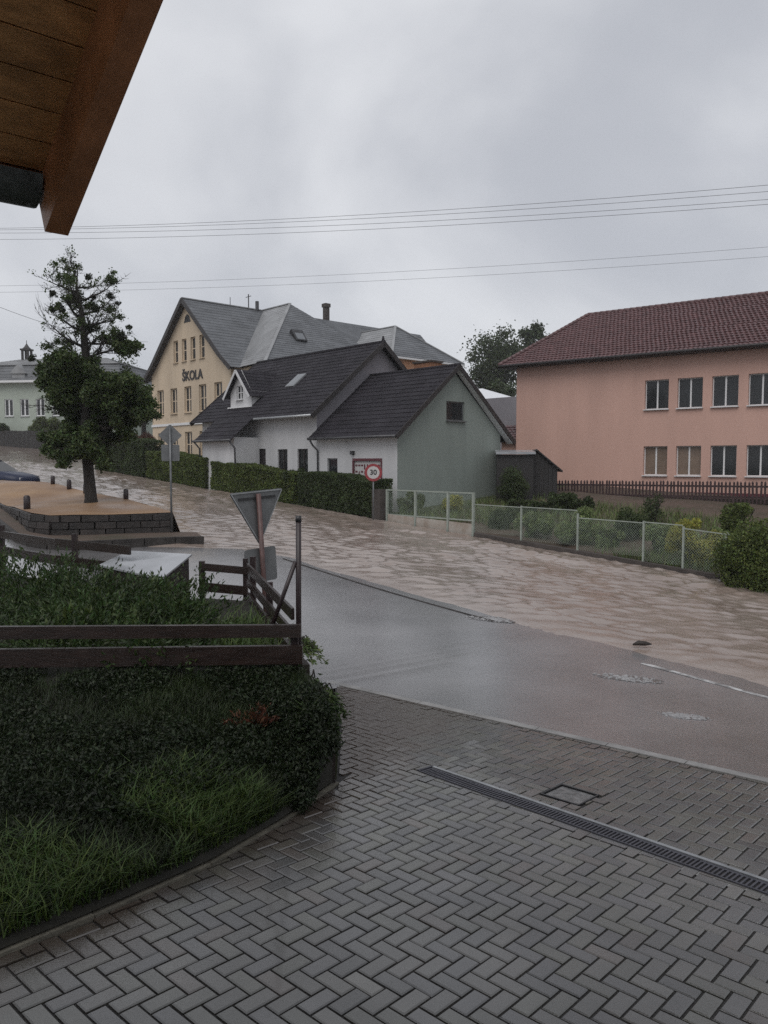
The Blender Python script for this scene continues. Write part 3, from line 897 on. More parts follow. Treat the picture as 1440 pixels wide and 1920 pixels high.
# grass and plants on the bank
def bank_scatter(n, s0, s1, v0, v1, dens=None):
    s = s0 + (s1 - s0) * RNG.random(n); v = v0 + (v1 - v0) * RNG.random(n)
    x, y, z = bank_pt(s, v)
    return np.stack([x, y, z], 1)
g = bank_scatter(52000, 0.05, 0.985, 0.02, 1.0)
keep = fbm(g[:, 0] * 1.6, g[:, 1] * 1.6, 81) > 0.2
tag(link('bank_grass', blades_mesh('bank_grass', g[keep], 0.075, 0.007, M['grass_dark'], 0.9)), kind='stuff')
g = bank_scatter(15000, 0.1, 0.97, 0.015, 0.36)
keep = fbm(g[:, 0] * 1.9 + 4, g[:, 1] * 1.9, 82) > 0.50
tag(link('lush_grass', blades_mesh('lush_grass', g[keep], 0.12, 0.008, M['grass'], 0.9)), kind='stuff')
# low broad-leaved weeds and ground cover on the bank
P_ = bank_scatter(900, 0.05, 0.97, 0.2, 1.0)
P_ = P_[fbm(P_[:, 0] * 1.1, P_[:, 1] * 1.1, 86) > 0.45]
pts = np.concatenate([ball_pts(90, p + np.array([0, 0, 0.05]), (0.13, 0.13, 0.09), 0.2) for p in P_])
tag(link('ground_cover', leaves_mesh('ground_cover', pts, 0.035, M['leaf_bank'], up=0.4, aspect=0.6)), kind='stuff')

P_ = np.concatenate([bank_scatter(170, 0.84, 0.985, 0.1, 0.6), bank_scatter(45, 0.87, 0.999, 0.0, 0.05)])
pts = np.concatenate([ball_pts(60, p + np.array([0.02, -0.03, 0.02]), (0.10, 0.10, 0.10), 0.2) for p in P_])
tag(link('trailing_leaves', leaves_mesh('trailing_leaves', pts, 0.04, M['leaf_bank'], up=-0.3, aspect=0.5)), kind='stuff')

def spray_bush(name, c, r, n_branch, per, size, mat, label, cat, group=None, droop=0.15, up=0.55, stemr=0.012):
    """shrub of feathery branches that fan out from its base"""
    root = empty(name, c); tag(root, label, cat, group)
    st = MB(); P, A = [], []
    for k in range(n_branch):
        az = RNG.random() * 2 * math.pi; el = up * (0.25 + RNG.random() * 0.9)
        L_ = (0.55 + 0.5 * RNG.random())
        d_ = np.array([math.cos(az) * math.cos(el) * r[0], math.sin(az) * math.cos(el) * r[1], math.sin(el) * r[2] * 1.5]) * L_
        p1 = d_ * 0.55 + np.array([0, 0, 0.08 * r[2]]); p2 = d_ + np.array([0, 0, -droop * L_ * r[2]])
        st.tube([(0, 0, -0.05), tuple(p1), tuple(p2)], [stemr, stemr * 0.6, stemr * 0.25], 4, False)
        q = RNG.random((per, 1)) ** 0.7
        base = (1 - q) ** 2 * 0 + 2 * (1 - q) * q * p1 + q ** 2 * p2
        sp = (0.05 + 0.13 * (1 - q)) * np.mean(r)
        P.append(base + RNG.normal(size=(per, 3)) * sp * np.array([1, 1, 0.6])); A.append(np.repeat((p2 / np.linalg.norm(p2))[None], per, 0))
    st.build('stem', M['bark'], root)
    link('foliage', leaves_mesh('foliage', np.concatenate(P), size, mat, up=0.2, aspect=0.35, axis=np.concatenate(A)), root)
    return root

# juniper carpet behind the near fence (cannot be counted)
P_ = bank_scatter(420, 0.02, 0.86, 1.04, 1.78)
P, A = [], []
for p in P_:
    hgt = 0.10 + 0.42 * fbm(p[0] * 0.9, p[1] * 0.9, 91) + 0.16 * max(0.0, min(1.0, (p[1] - 8.5) / 3)) * (1.0 if p[0] < -3 else 0.2)
    if p[0] > -2.0: hgt *= 0.55
    for k in range(4):
        az = RNG.random() * 6.283; d_ = np.array([math.cos(az) * 0.42, math.sin(az) * 0.42, hgt * (0.5 + RNG.random())])
        q = RNG.random((26, 1)) ** 0.6
        P.append(p + d_ * q + RNG.normal(size=(26, 3)) * 0.035); A.append(np.repeat((d_ / np.linalg.norm(d_))[None], 26, 0))
tag(link('juniper_carpet', leaves_mesh('juniper_carpet', np.concatenate(P), 0.075, M['leaf_juniper'], up=0.3, aspect=0.3, axis=np.concatenate(A))), kind='stuff')
g = bank_scatter(9000, 0.02, 0.97, 1.03, 1.7)
keep = fbm(g[:, 0] * 1.4, g[:, 1] * 1.4, 92) > 0.5
tag(link('bed_grass', blades_mesh('bed_grass', g[keep], 0.22, 0.010, M['grass'], 0.7)), kind='stuff')

# single shrubs of the bank
spray_bush('juniper_shrub', (-0.70, 6.98, -2.14), (0.40, 0.42, 0.34), 30, 90, 0.065, M['leaf_juniper'], 'dark spiky juniper hanging over the end of the bank beside the pavers', 'shrub', droop=1.1, up=0.5)
spray_bush('juniper_shrub', (-0.66, 6.45, -2.24), (0.33, 0.33, 0.26), 30, 80, 0.06, M['leaf_juniper'], 'dark juniper creeping over the rotten timber facing beside the pavers', 'shrub', droop=1.2, up=0.45)
spray_bush('creeping_shrub', (-1.05, 8.35, -2.02), (0.42, 0.42, 0.28), 26, 60, 0.06, M['leaf_shrub'], 'low creeping shrub spilling under the leaning dark pole', 'shrub', droop=0.9, up=0.4)
spray_bush('red_shrub', (-1.12, 6.35, -2.28), (0.30, 0.28, 0.30), 18, 50, 0.05, M['leaf_rust'], 'small rusty red shrub in the dark bank below the fence end', 'shrub', up=0.7)
spray_bush('reed_clump', (-3.2, 8.0, -2.0), (0.25, 0.25, 0.42), 26, 40, 0.11, M['grass'], 'tuft of tall pale grass rising behind the fence at left', 'plant', up=1.2, droop=0.3)

# ------------------------------------------------------------------ dark timber fences of the garden
def board(parent, a, b, th, h, base, mat='dark_wood'):
    m = MB(); m.beam(Vector(a) - base, Vector(b) - base, th, h); return m.build('board', M[mat], parent)
def post(parent, x, y, z0, z1, w_, base, name='post'):
    m = MB(); m.beam(Vector((x, y, z0)) - base, Vector((x, y, z1)) - base, w_, w_, up=(0, 1, 0)); return m.build(name, M['post_wood'], parent)

f1 = empty('garden_fence', (-0.8, 7.05, -2.2)); tag(f1, 'dark wet two-board fence across the top of the grass bank', 'fence'); b1 = Vector(f1.location)
board(f1, (-7.2, 6.80, -1.545), (-0.765, 7.03, -1.555), 0.055, 0.115, b1)
board(f1, (-7.2, 6.80, -1.80), (-0.75, 7.03, -1.775), 0.055, 0.17, b1)
board(f1, (-1.12, 7.03, -2.02), (-0.78, 7.035, -2.02), 0.03, 0.09, b1)
for x_ in (-6.4, -3.7, -0.83):
    post(f1, x_, 7.10 + 0.036 * (x_ + 0.83), -2.5, -1.53 if x_ < -1 else -1.58, 0.07, b1)

f2 = empty('leaning_pole', (-0.815, 7.2, -2.1)); tag(f2, 'tall dark pole with a diagonal brace at the fence corner', 'pole'); b2 = Vector(f2.location)
m = MB(); m.tube([Vector((-0.80, 7.17, -2.3)) - b2, Vector((-0.80, 7.17, -1.3)) - b2, Vector((-0.795, 7.17, -0.54)) - b2], 0.026, 10); m.build('pole', M['post_wood'], f2, True)
m = MB(); m.tube([Vector((-0.795, 7.17, -0.56)) - b2, Vector((-0.795, 7.17, -0.505)) - b2], [0.030, 0.027], 10); m.build('cap', M['black_iron'], f2, True)
m = MB(); m.tube([Vector((-1.07, 7.16, -1.60)) - b2, Vector((-0.825, 7.165, -0.93)) - b2], 0.021, 8); m.build('brace', M['post_wood'], f2, True)

f3 = empty('side_fence', (-1.2, 8.5, -2.2)); tag(f3, 'dark board fence running back from the leaning pole to the yield sign', 'fence'); b3 = Vector(f3.location)
for z_, e in ((-1.42, 0.11), (-1.62, 0.10), (-1.80, 0.10)):
    board(f3, (-0.86, 7.22, z_ - 0.02), (-1.80, 10.15, z_ + 0.02), 0.03, e, b3)
for (x_, y_) in ((-1.79, 10.2), (-1.36, 8.78)):
    post(f3, x_ + 0.05, y_, -2.4, -1.26 if y_ > 9 else -1.38, 0.07, b3)

f4 = empty('fence_panel', (-2.1, 10.3, -2.2)); tag(f4, 'short dark open board panel between the grey box and the yield sign', 'fence'); b4 = Vector(f4.location)
for z_, e in ((-1.43, 0.10), (-1.70, 0.12), (-1.93, 0.06)):
    board(f4, (-2.46, 10.33, z_ + 0.015), (-1.83, 10.26, z_ - 0.03), 0.03, e, b4)
post(f4, -2.46, 10.38, -2.3, -1.345, 0.07, b4); post(f4, -1.86, 10.31, -2.3, -1.30, 0.06, b4)

f5 = empty('far_garden_fence', (-5.2, 12.1, -2.2)); tag(f5, 'dark two-board fence along the side road behind the junipers', 'fence'); b5 = Vector(f5.location)
for (a, b) in (((-6.5, 13.05), (-5.0, 11.75)), ((-5.0, 11.75), (-3.55, 10.75)), ((-9.5, 14.2), (-6.5, 13.05))):
    board(f5, (*a, -1.235), (*b, -1.245), 0.04, 0.12, b5); board(f5, (*a, -1.50), (*b, -1.51), 0.04, 0.14, b5)
for (x_, y_) in ((-4.62, 11.5), (-6.5, 13.1), (-9.5, 14.26)):
    post(f5, x_, y_, -2.3, -1.08, 0.07, b5)

# grey box with a sloping sheet lid
bxo = empty('storage_box', (-3.2, 10.6, -2.05)); tag(bxo, 'dark wooden box with a wet grey sloping sheet lid', 'box'); bb = Vector(bxo.location)
LA, LB, LC, LD = Vector((-3.98, 10.72, -1.44)), Vector((-2.93, 10.12, -1.54)), Vector((-2.76, 11.05, -1.33)), Vector((-3.80, 11.5, -1.33))
m = MB()
top_ = [v - bb for v in (LA, LB, LC, LD)]; bot_ = [v - Vector((0, 0, 0.025)) for v in top_]
m.add(top_ + bot_, [(0, 1, 2, 3), (7, 6, 5, 4), (0, 4, 5, 1), (1, 5, 6, 2), (2, 6, 7, 3), (3, 7, 4, 0)])
m.build('lid', M['lid'], bxo)
m = MB(); ce = (LA + LB + LC + LD) / 4
ins = [ce + (v - ce) * 0.93 for v in (LA, LB, LC, LD)]
tp_ = [v - bb - Vector((0, 0, 0.028)) for v in ins]; bt_ = [Vector((v.x - bb.x, v.y - bb.y, -0.2)) for v in ins]
m.add(tp_ + bt_, [(0, 4, 5, 1), (1, 5, 6, 2), (2, 6, 7, 3), (3, 7, 4, 0), (7, 6, 5, 4)])
m.build('side_panel', M['wall_wood'], bxo)

# pale stone on the bank by the pavers, pale stone behind the fence
def stone(x, y, z, r, label):
    v, f = [], []
    for i in range(6):
        for k in range(8):
            a = 2 * math.pi * k / 8; e = math.pi * i / 5
            q = r * (0.85 + 0.3 * random.random())
            v.append((q * 1.3 * math.sin(e) * math.cos(a), q * math.sin(e) * math.sin(a), q * 0.7 * math.cos(e)))
    for i in range(5):
        for k in range(8):
            f.append((i * 8 + k, (i + 1) * 8 + k, (i + 1) * 8 + (k + 1) % 8, i * 8 + (k + 1) % 8))
    tag(link('stone', raw_mesh('stone', v, f, M['rock'], True), None, (x, y, z)), label, 'stone')
stone(-0.56, 6.14, -2.20, 0.035, 'pale wet stone on top of the rotten timber facing')
stone(-2.05, 8.4, -1.93, 0.06, 'pale stone among the junipers behind the near fence')

# ------------------------------------------------------------------ traffic signs
def disc_mesh(mb, c, r, th, n=32):
    pass

# yield sign seen from the back with a small plate below
ys = empty('yield_sign', (-1.62, 10.75, -2.9)); tag(ys, 'back of a triangular yield sign on a reddish pole by the garden fence', 'traffic sign')
ys.rotation_euler = (0, math.radians(-3.5), math.radians(43))
m = MB(); m.tube([(0, 0, -0.1), (0, 0, 2.46)], 0.035, 12); m.build('pole', M['sign_pole'], ys, True)
def plate(pts, y0, y1):
    m = MB(); n = len(pts)
    m.add([(x, y0, z) for x, z in pts] + [(x, y1, z) for x, z in pts],
          [tuple(range(n)), tuple(range(2 * n - 1, n - 1, -1))] + [(k, n + k, n + (k + 1) % n, (k + 1) % n) for k in range(n)])
    return m
def rounded(poly, r=0.04, k=4):
    out = []
    n = len(poly)
    for i in range(n):
        p, a, b = np.array(poly[i], float), np.array(poly[i - 1], float), np.array(poly[(i + 1) % n], float)
        ua, ub = (a - p) / np.linalg.norm(a - p), (b - p) / np.linalg.norm(b - p)
        for q in range(k + 1):
            t = q / k
            out.append(tuple((1 - t) ** 2 * (p + ua * r) + 2 * t * (1 - t) * p + t * t * (p + ub * r)))
    return out
tri = rounded([(-0.44, 2.50), (0.44, 2.50), (0.0, 1.735)], 0.05)
plate(tri, 0.045, 0.051).build('sign_plate', M['sign_back'], ys)
plate([(x * 0.97, (z - 2.245) * 0.97 + 2.245) for x, z in tri], 0.0515, 0.053).build('sign_face', M['sign_red'], ys)
plate([(x * 0.66, (z - 2.245) * 0.66 + 2.245) for x, z in tri], 0.0535, 0.055).build('sign_face', M['sign_white'], ys)
m = MB()
for (a, b) in ((0, 1), (1, 2), (2, 0)):
    c3 = [(-0.415, 2.485), (0.415, 2.485), (0.0, 1.765)]
    m.beam((c3[a][0], 0.038, c3[a][1]), (c3[b][0], 0.038, c3[b][1]), 0.014, 0.018, up=(0, 1, 0))
m.build('rim', M['galv'], ys)
m = MB(); m.beam((-0.30, 0.036, 2.40), (0.30, 0.036, 2.40), 0.02, 0.035); m.build('bracket', M['black_iron'], ys)
plate(rounded([(-0.26, 1.70), (0.26, 1.70), (0.26, 1.22), (-0.26, 1.22)], 0.05), 0.045, 0.051).build('lower_plate', M['sign_back'], ys)

# 30 sign facing the viewer in front of the hedge
s30 = empty('speed_sign', (-0.45, 32.6, -2.55)); tag(s30, 'round red and white 30 speed limit sign before the garage', 'traffic sign')
m = MB(); m.tube([(0, 0.05, -0.3), (0, 0.05, 2.4)], 0.032, 10); m.build('pole', M['sign_steel'], s30, True)
ang = np.linspace(0, 2 * math.pi, 33)[:-1]
plate([(0.37 * math.cos(a), 2.08 + 0.37 * math.sin(a)) for a in ang], -0.003, 0.012).build('sign_plate', M['sign_red'], s30)
plate([(0.262 * math.cos(a), 2.08 + 0.262 * math.sin(a)) for a in ang], -0.008, -0.0035).build('sign_face', M['sign_white'], s30)
def text(s, size, mat, parent, loc, rot, name, depth=0.002, bold=0.0):
    cu = bpy.data.curves.new(name, 'FONT'); cu.body = s; cu.size = size; cu.align_x = 'CENTER'; cu.align_y = 'CENTER'; cu.extrude = depth; cu.offset = bold
    cu.materials.append(mat)
    tmp = bpy.data.objects.new(name, cu); COL.objects.link(tmp)
    me = bpy.data.meshes.new_from_object(tmp.evaluated_get(bpy.context.evaluated_depsgraph_get()))
    COL.objects.unlink(tmp); bpy.data.objects.remove(tmp)
    o = link(name, me, parent, loc); o.rotation_euler = rot; o['kind'] = 'stuff'
    return o
text('30', 0.30, M['ink'], s30, (0, -0.011, 2.08), (math.pi / 2, 0, 0), 'numerals', 0.002, 0.008)

# grey backs of a diamond sign and a plate at the tip of the mud island
ds = empty('diamond_sign', (-6.02, 21.85, -2.15)); tag(ds, 'grey backs of a diamond sign and plate on a thin post at the mud island', 'traffic sign')
ds.rotation_euler = (0, 0, math.radians(10))
m = MB(); m.tube([(0, 0, -0.2), (0, 0, 3.1)], 0.03, 10); m.build('pole', M['sign_steel'], ds, True)
plate(rounded([(0, 3.20), (0.33, 2.88), (0, 2.56), (-0.33, 2.88)], 0.05), 0.035, 0.042).build('sign_plate', M['sign_back'], ds)
plate(rounded([(-0.25, 2.62), (0.25, 2.62), (0.25, 2.16), (-0.25, 2.16)], 0.04), 0.045, 0.052).build('lower_plate', M['sign_back'], ds)

# ------------------------------------------------------------------ mud island with its stone wall
ISL = TPS([(-6.1, 22.0, -1.46), (-8.9, 20.7, -1.44), (-10.9, 23.2, -1.44), (-13.3, 26.8, -1.44), (-10.0, 27.4, -1.17), (-9.0, 24.8, -1.28), (-7.6, 24.4, -1.36),
           (-13.3, 31.0, -0.86), (-15.6, 33.5, -0.84), (-22, 36.0, -0.80), (-18, 31.0, -0.98)])
wall_line = [(-6.05, 22.0), (-7.0, 21.45), (-8.0, 20.95), (-8.9, 20.75), (-9.7, 21.3), (-10.9, 23.2), (-12.1, 25.0), (-13.3, 26.8), (-15.6, 29.6), (-19, 32.5)]
street_line = [(-6.05, 22.1), (-6.7, 23.2), (-7.5, 24.4), (-8.8, 25.9), (-10.0, 27.4), (-11.6, 29.2), (-13.3, 31.0), (-15.0, 32.8), (-17.0, 34.2), (-22.0, 36.0)]
S_, V_ = np.meshgrid(np.linspace(0, 1, 70), np.linspace(0, 1, 30), indexing='ij')
ia, ib = curve(wall_line, S_), curve(street_line, S_)
ixy = ia + (ib - ia) * V_[..., None]
iz = ISL(ixy[..., 0], ixy[..., 1]) + 0.05 * (fbm(ixy[..., 0] * 0.9, ixy[..., 1] * 0.9, 55) - 0.5)
isl = link('mud_ground', grid_mesh('mud_ground', ixy[..., 0], ixy[..., 1], iz, M['mud'])); tag(isl, kind='structure')
# earth flank on the street side
m = MB()
sp = curve(street_line, np.linspace(0, 1, 60))
for k in range(59):
    a, b = sp[k], sp[k + 1]
    za, zb = float(ISL(*a)), float(ISL(*b))
    na = np.array([0.73, 0.68])
    m.add([(a[0], a[1], za), (b[0], b[1], zb), (b[0] + na[0] * 0.35, b[1] + na[1] * 0.35, zb - 0.9), (a[0] + na[0] * 0.35, a[1] + na[1] * 0.35, za - 0.9)], [(0, 1, 2, 3)])
flank = m.build('mud_slope', M['mud'], None, True); tag(flank, kind='structure')
# dry stone wall, single blocks
rw = empty('stone_wall', (-8.9, 20.7, -2.2)); tag(rw, 'low dark stacked stone wall holding up the muddy island with the tree', 'retaining wall'); rb_ = Vector(rw.location)
cumw = np.concatenate([[0], np.cumsum(np.linalg.norm(np.diff(np.array(wall_line), axis=0), axis=1))])
def wl_at(d_): return np.array([np.interp(d_, cumw, [p[k] for p in wall_line]) for k in (0, 1)])
for c in range(4):
    pos = -0.15 * (c % 2)
    zt_off = -0.02 - c * 0.19
    while pos < 15.2:
        ln = random.uniform(0.42, 0.75)
        a, b = wl_at(max(pos, 0) + 0.012), wl_at(pos + ln - 0.012)
        if np.linalg.norm(b - a) > 0.1:
            d_ = (b - a) / np.linalg.norm(b - a); nn = np.array([-d_[1], d_[0]])
            if nn[1] > 0: nn = -nn
            jut = random.uniform(0.0, 0.05) + 0.012 * c
            m = MB()
            za, zb = float(ISL(*a)) + zt_off - 0.085, float(ISL(*b)) + zt_off - 0.085
            pa, pb = a + nn * (jut - 0.1), b + nn * (jut - 0.1)
            m.beam(Vector((pa[0], pa[1], za)) - rb_, Vector((pb[0], pb[1], zb)) - rb_, 0.34, 0.168 + random.uniform(-0.008, 0.01))
            m.build('stone', M['stone'], rw)
        pos += ln
m = MB()
for k in range(30):
    a, b = wl_at(k * 0.52), wl_at((k + 1) * 0.52)
    m.beam(Vector((a[0], a[1] + 0.14, float(ISL(*a)) - 0.45)) - rb_, Vector((b[0], b[1] + 0.14, float(ISL(*b)) - 0.45)) - rb_, 0.1, 0.78)
m.build('earth_core', M['soil'], rw)
# ledge in front of the wall with its curved kerb
ledge_out = [(-4.95, 21.1), (-5.9, 20.5), (-6.9, 20.0), (-7.9, 19.65), (-8.9, 19.75), (-9.9, 20.7), (-11.4, 22.9), (-14.0, 26.6), (-17.5, 30.2)]
ledge_in = [(-5.4, 22.2), (-6.05, 22.0), (-7.0, 21.45), (-8.0, 20.95), (-8.9, 20.75), (-9.7, 21.3), (-10.9, 23.2), (-13.3, 26.8), (-17.0, 31.0)]
def ledge_z(x, y): return float(ROAD(x, y)) + 0.19
S_, V_ = np.meshgrid(np.linspace(0, 1, 50), np.linspace(0, 1, 6), indexing='ij')
la, lb = curve(ledge_out, S_), curve(ledge_in, S_)
lx = la + (lb - la) * V_[..., None]
lg = link('mud_ledge', grid_mesh('mud_ledge', lx[..., 0], lx[..., 1], ROAD(lx[..., 0], lx[..., 1]) + 0.17 + 0.03 * fbm(lx[..., 0], lx[..., 1], 66), M['earth'])); tag(lg, kind='structure')
ck = empty('curved_kerb', (-7.9, 19.65, -2.3)); tag(ck, kind='structure'); ckb = Vector(ck.location)
lo_ = np.array(ledge_out); cuml = np.concatenate([[0], np.cumsum(np.linalg.norm(np.diff(lo_, axis=0), axis=1))])
pos = 0
while pos < cuml[-1] - 0.5:
    a = np.array([np.interp(pos + 0.006, cuml, lo_[:, k]) for k in (0, 1)]); b = np.array([np.interp(pos + 0.79, cuml, lo_[:, k]) for k in (0, 1)])
    m = MB(); m.beam(Vector((*a, ledge_z(*a) - 0.10)) - ckb, Vector((*b, ledge_z(*b) - 0.10)) - ckb, 0.14, 0.26)
    m.build('kerb_stone', M['wet_kerb'], ck); pos += 0.8

# bollards along the island
def bollard_proto():
    m = MB(); m.tube([(0, 0, -0.2), (0, 0, 0.30), (0, 0, 0.34)], [0.085, 0.08, 0.05], 10)
    return m.mesh('bollard', M['post_wood'], True)
bm_ = bollard_proto()
for (x, y, s_, lab) in ((-13.1, 30.6, 1.0, 'dark stump bollard nearest the parked cars on the island edge'), (-11.95, 29.35, 1.05, 'dark stump bollard second from the parked cars on the island edge'),
                   (-10.85, 28.1, 1.0, 'dark stump bollard just left of the tree trunk by the water'), (-8.55, 25.6, 1.0, 'dark stump bollard just right of the tree trunk by the water'),
                   (-10.75, 23.25, 1.2, 'dark stump bollard alone on the stone wall edge')):
    o = link('bollard', bm_, None, (x, y, float(ISL(x, y)))); o.scale = (s_, s_, s_)
    tag(o, lab, 'bollard', 'stump bollards round the muddy island')
# flotsam and tufts along the island's water edge
for k, (x, y, r) in enumerate(((-7.35, 24.0, 0.10), (-6.9, 23.3, 0.13), (-6.45, 22.6, 0.08))):
    pass

# ------------------------------------------------------------------ the tree on the island
def tree_skeleton(mb, start, height, lean, r0, levels):
    pass

def big_tree():
    base = Vector((-9.37, 24.7, -1.32))
    root = empty('pear_tree', base); tag(root, 'half dead tree with bare twiggy top standing on the muddy island', 'tree')
    tb = MB(); tw = MB()
    leaf_pts, clump_c, tip_pts = [], [], []
    def pt(u, v):    # picture-independent: offsets in metres, u across, v up
        return Vector((u, 0, v))
    trunk = [(0, 0, -0.2, 0.26), (0.0, 0, 0.15, 0.19), (-0.06, 0.02, 1.0, 0.165), (-0.12, 0.0, 2.0, 0.17), (-0.10, 0.03, 3.2, 0.15), (-0.02, 0.0, 4.4, 0.145),
             (-0.08, -0.02, 5.4, 0.11), (-0.14, 0.0, 6.2, 0.075), (-0.30, 0.02, 7.0, 0.04), (-0.24, 0.0, 7.6, 0.012)]
    tb.tube([p[:3] for p in trunk], [p[3] for p in trunk], 10)
    def trunk_at(z):
        zs = [p[2] for p in trunk]
        return Vector([float(np.interp(z, zs, [p[k] for p in trunk])) for k in (0, 1, 2)])
    def limb(p0, az, el, L, r, depth, dead):
        pts, rad = [p0], [r]
        d = Vector((math.cos(az) * math.cos(el), math.sin(az) * math.cos(el), math.sin(el)))
        n = 5
        for k in range(n):
            d = (d + Vector((random.gauss(0, 0.16), random.gauss(0, 0.16), random.gauss(0.0 if not dead else 0.09, 0.13)))).normalized()
            pts.append(pts[-1] + d * (L / n)); rad.append(r * (1 - 0.8 * (k + 1) / n))
        (tb if r > 0.02 else tw).tube(pts, rad, 6 if r > 0.02 else 4, False)
        if depth > 0:
            for k in range(1, n + 1):
                for q in range(2 if depth > 1 or dead else 2):
                    a2 = az + random.choice((-1, 1)) * random.uniform(0.5, 1.3); e2 = el + random.gauss(0.15, 0.45)
                    limb(pts[k], a2, e2, L * random.uniform(0.32, 0.55), max(0.008, rad[k] * 0.6), depth - 1, dead)
        if not dead:
            for k in range(2, n + 1): leaf_pts.append(np.array(pts[k]))
        else:
            tip_pts.append(np.array(pts[-1]))
        return pts
    # leafy lower crown
    for k in range(26):
        z = random.uniform(1.35, 4.0)
        az = 2.4 * k + random.uniform(-0.4, 0.4)
        Lm = float(np.interp(z, (1.3, 2.2, 3.2, 3.9, 4.4), (0.75, 0.95, 0.95, 1.1, 0.8))) * random.uniform(0.8, 1.15)
        limb(trunk_at(z), az, random.uniform(-0.25, 0.15) if z > 2 else random.uniform(-0.25, 0.1), Lm, 0.06, 2, False)
    # some longer lower shoots that frame the outline on both sides
    for (z, az, L) in ((3.0, math.pi, 1.35), (3.6, 0.05, 1.6), (2.9, 0.2, 1.3), (2.3, 3.0, 1.15), (4.0, 2.9, 1.3), (3.9, 0.1, 1.55), (2.2, 0.3, 0.95)):
        limb(trunk_at(z), az, -0.05, L, 0.06, 2, False)
    # bare upper crown
    for k in range(21):
        z = 4.2 + 3.1 * (k / 20.0) ** 0.9
        az = 2.1 * k + random.uniform(-0.5, 0.5)
        Lm = float(np.interp(z, (4.2, 5.0, 5.8, 6.6, 7.4, 8.0), (1.3, 1.5, 1.35, 1.1, 0.6, 0.3))) * random.uniform(0.7, 1.1)
        limb(trunk_at(z), az, random.uniform(0.1, 0.7), Lm, max(0.02, 0.06 - 0.008 * (z - 4.3)), 2, not (z < 5.0 and k % 3 == 0))
    root.scale = (1.0, 1.0, 0.965)
    link('trunk', tb.mesh('trunk', M['bark'], True), root)
    link('twigs', tw.mesh('twigs', M['bark']), root)
    lp = np.array(leaf_pts)
    lp = lp[fbm(lp[:, 0] * 1.6 + 9, lp[:, 2] * 1.6 + lp[:, 1], 151, 2) > 0.52]
    P = np.repeat(lp, 17, 0) + RNG.normal(size=(len(lp) * 17, 3)) * np.array([0.075, 0.075, 0.06])
    link('crown', leaves_mesh('crown', P, 0.105, M['leaf_tree'], up=-0.1, aspect=0.62), root)
    # a little living foliage scattered over the bare top
    tp = np.array(tip_pts); allt = tp
    tp = tp[RNG.random(len(tp)) < 0.07]
    P = np.repeat(tp, 10, 0) + RNG.normal(size=(len(tp) * 10, 3)) * 0.07
    link('sparse_leaves', leaves_mesh('sparse_leaves', P, 0.075, M['leaf_tree'], up=0.0, aspect=0.6), root)
    for c in allt[RNG.random(len(allt)) < 0.02]:
        r = random.uniform(0.08, 0.15)
        P = c + RNG.normal(size=(int(9000 * r * r), 3)) * np.array([r, r, r * 0.8]) * 0.6
        link('leaf_tuft', leaves_mesh('leaf_tuft', P, 0.075, M['leaf_tree'], up=0.0, aspect=0.5), root)['kind'] = 'stuff'
    # dense round tufts hanging in the bare top
    for (u, z, r, y) in ((-0.98, 6.75, 0.20, -0.1), (-0.45, 6.62, 0.26, 0.1), (-0.72, 6.28, 0.22, -0.2), (0.12, 7.35, 0.17, 0.0), (0.72, 6.72, 0.20, 0.0), (0.98, 6.52, 0.13, 0.1),
                      (1.35, 5.72, 0.16, 0.0), (1.02, 5.42, 0.34, -0.2), (-0.2, 5.95, 0.22, 0.1), (0.35, 6.3, 0.20, -0.2), (-0.65, 5.25, 0.22, 0.1), (0.15, 6.75, 0.15, 0.2), (-1.75, 4.75, 0.20, 0.0), (0.15, 5.7, 0.2, -0.2)):
        c = np.array([u, y, z]); r *= 0.82
        P = blob_cloud(int(430 * (r / 0.2) ** 2), c, (r * 0.75, r * 0.75, r * 0.6), 9, r * 0.5, 0.1)
        link('leaf_tuft', leaves_mesh('leaf_tuft', P, 0.07, M['leaf_clump'], up=0.0, aspect=0.45), root)['kind'] = 'stuff'
big_tree()

def simple_tree(name, c, h, cw, ch, label, group, trunk_r, n, leaf, seed, mat, k=26):
    root = empty(name, c); tag(root, label, 'tree', group)
    m = MB(); m.tube([(0, 0, -0.5), (0.05, 0, h * 0.4), (0, 0.1, h * 0.8)], [trunk_r, trunk_r * 0.7, trunk_r * 0.2], 8)
    cs = ball_pts(k, (0, 0, h - ch), (cw * 0.78, cw * 0.78, ch * 0.8), 0.1)
    for q in cs: m.tube([(0, 0, h * 0.35), tuple(np.array([0, 0, h * 0.45]) * 0.5 + q * 0.5), tuple(q)], [trunk_r * 0.4, trunk_r * 0.2, 0.02], 5, False)
    m.build('trunk', M['bark'], root, True)
    P = np.concatenate([q + RNG.normal(size=(n // k, 3)) * np.array([1, 1, 0.8]) * cw * (0.10 + 0.11 * RNG.random()) for q in cs])
    link('crown', leaves_mesh('crown', P, leaf, mat, up=0.1, aspect=0.6), root)
    return root

# ------------------------------------------------------------------ building tools
def clip_poly(poly, a, b, c):
    """keep a*x + b*z <= c"""
    out = []
    for i in range(len(poly)):
        p, q = poly[i], poly[(i + 1) % len(poly)]
        fp, fq = a * p[0] + b * p[1] - c, a * q[0] + b * q[1] - c
        if fp <= 1e-9: out.append(p)
        if (fp < -1e-9 and fq > 1e-9) or (fp > 1e-9 and fq < -1e-9):
            t = fp / (fp - fq); out.append((p[0] + t * (q[0] - p[0]), p[1] + t * (q[1] - p[1])))
    return out

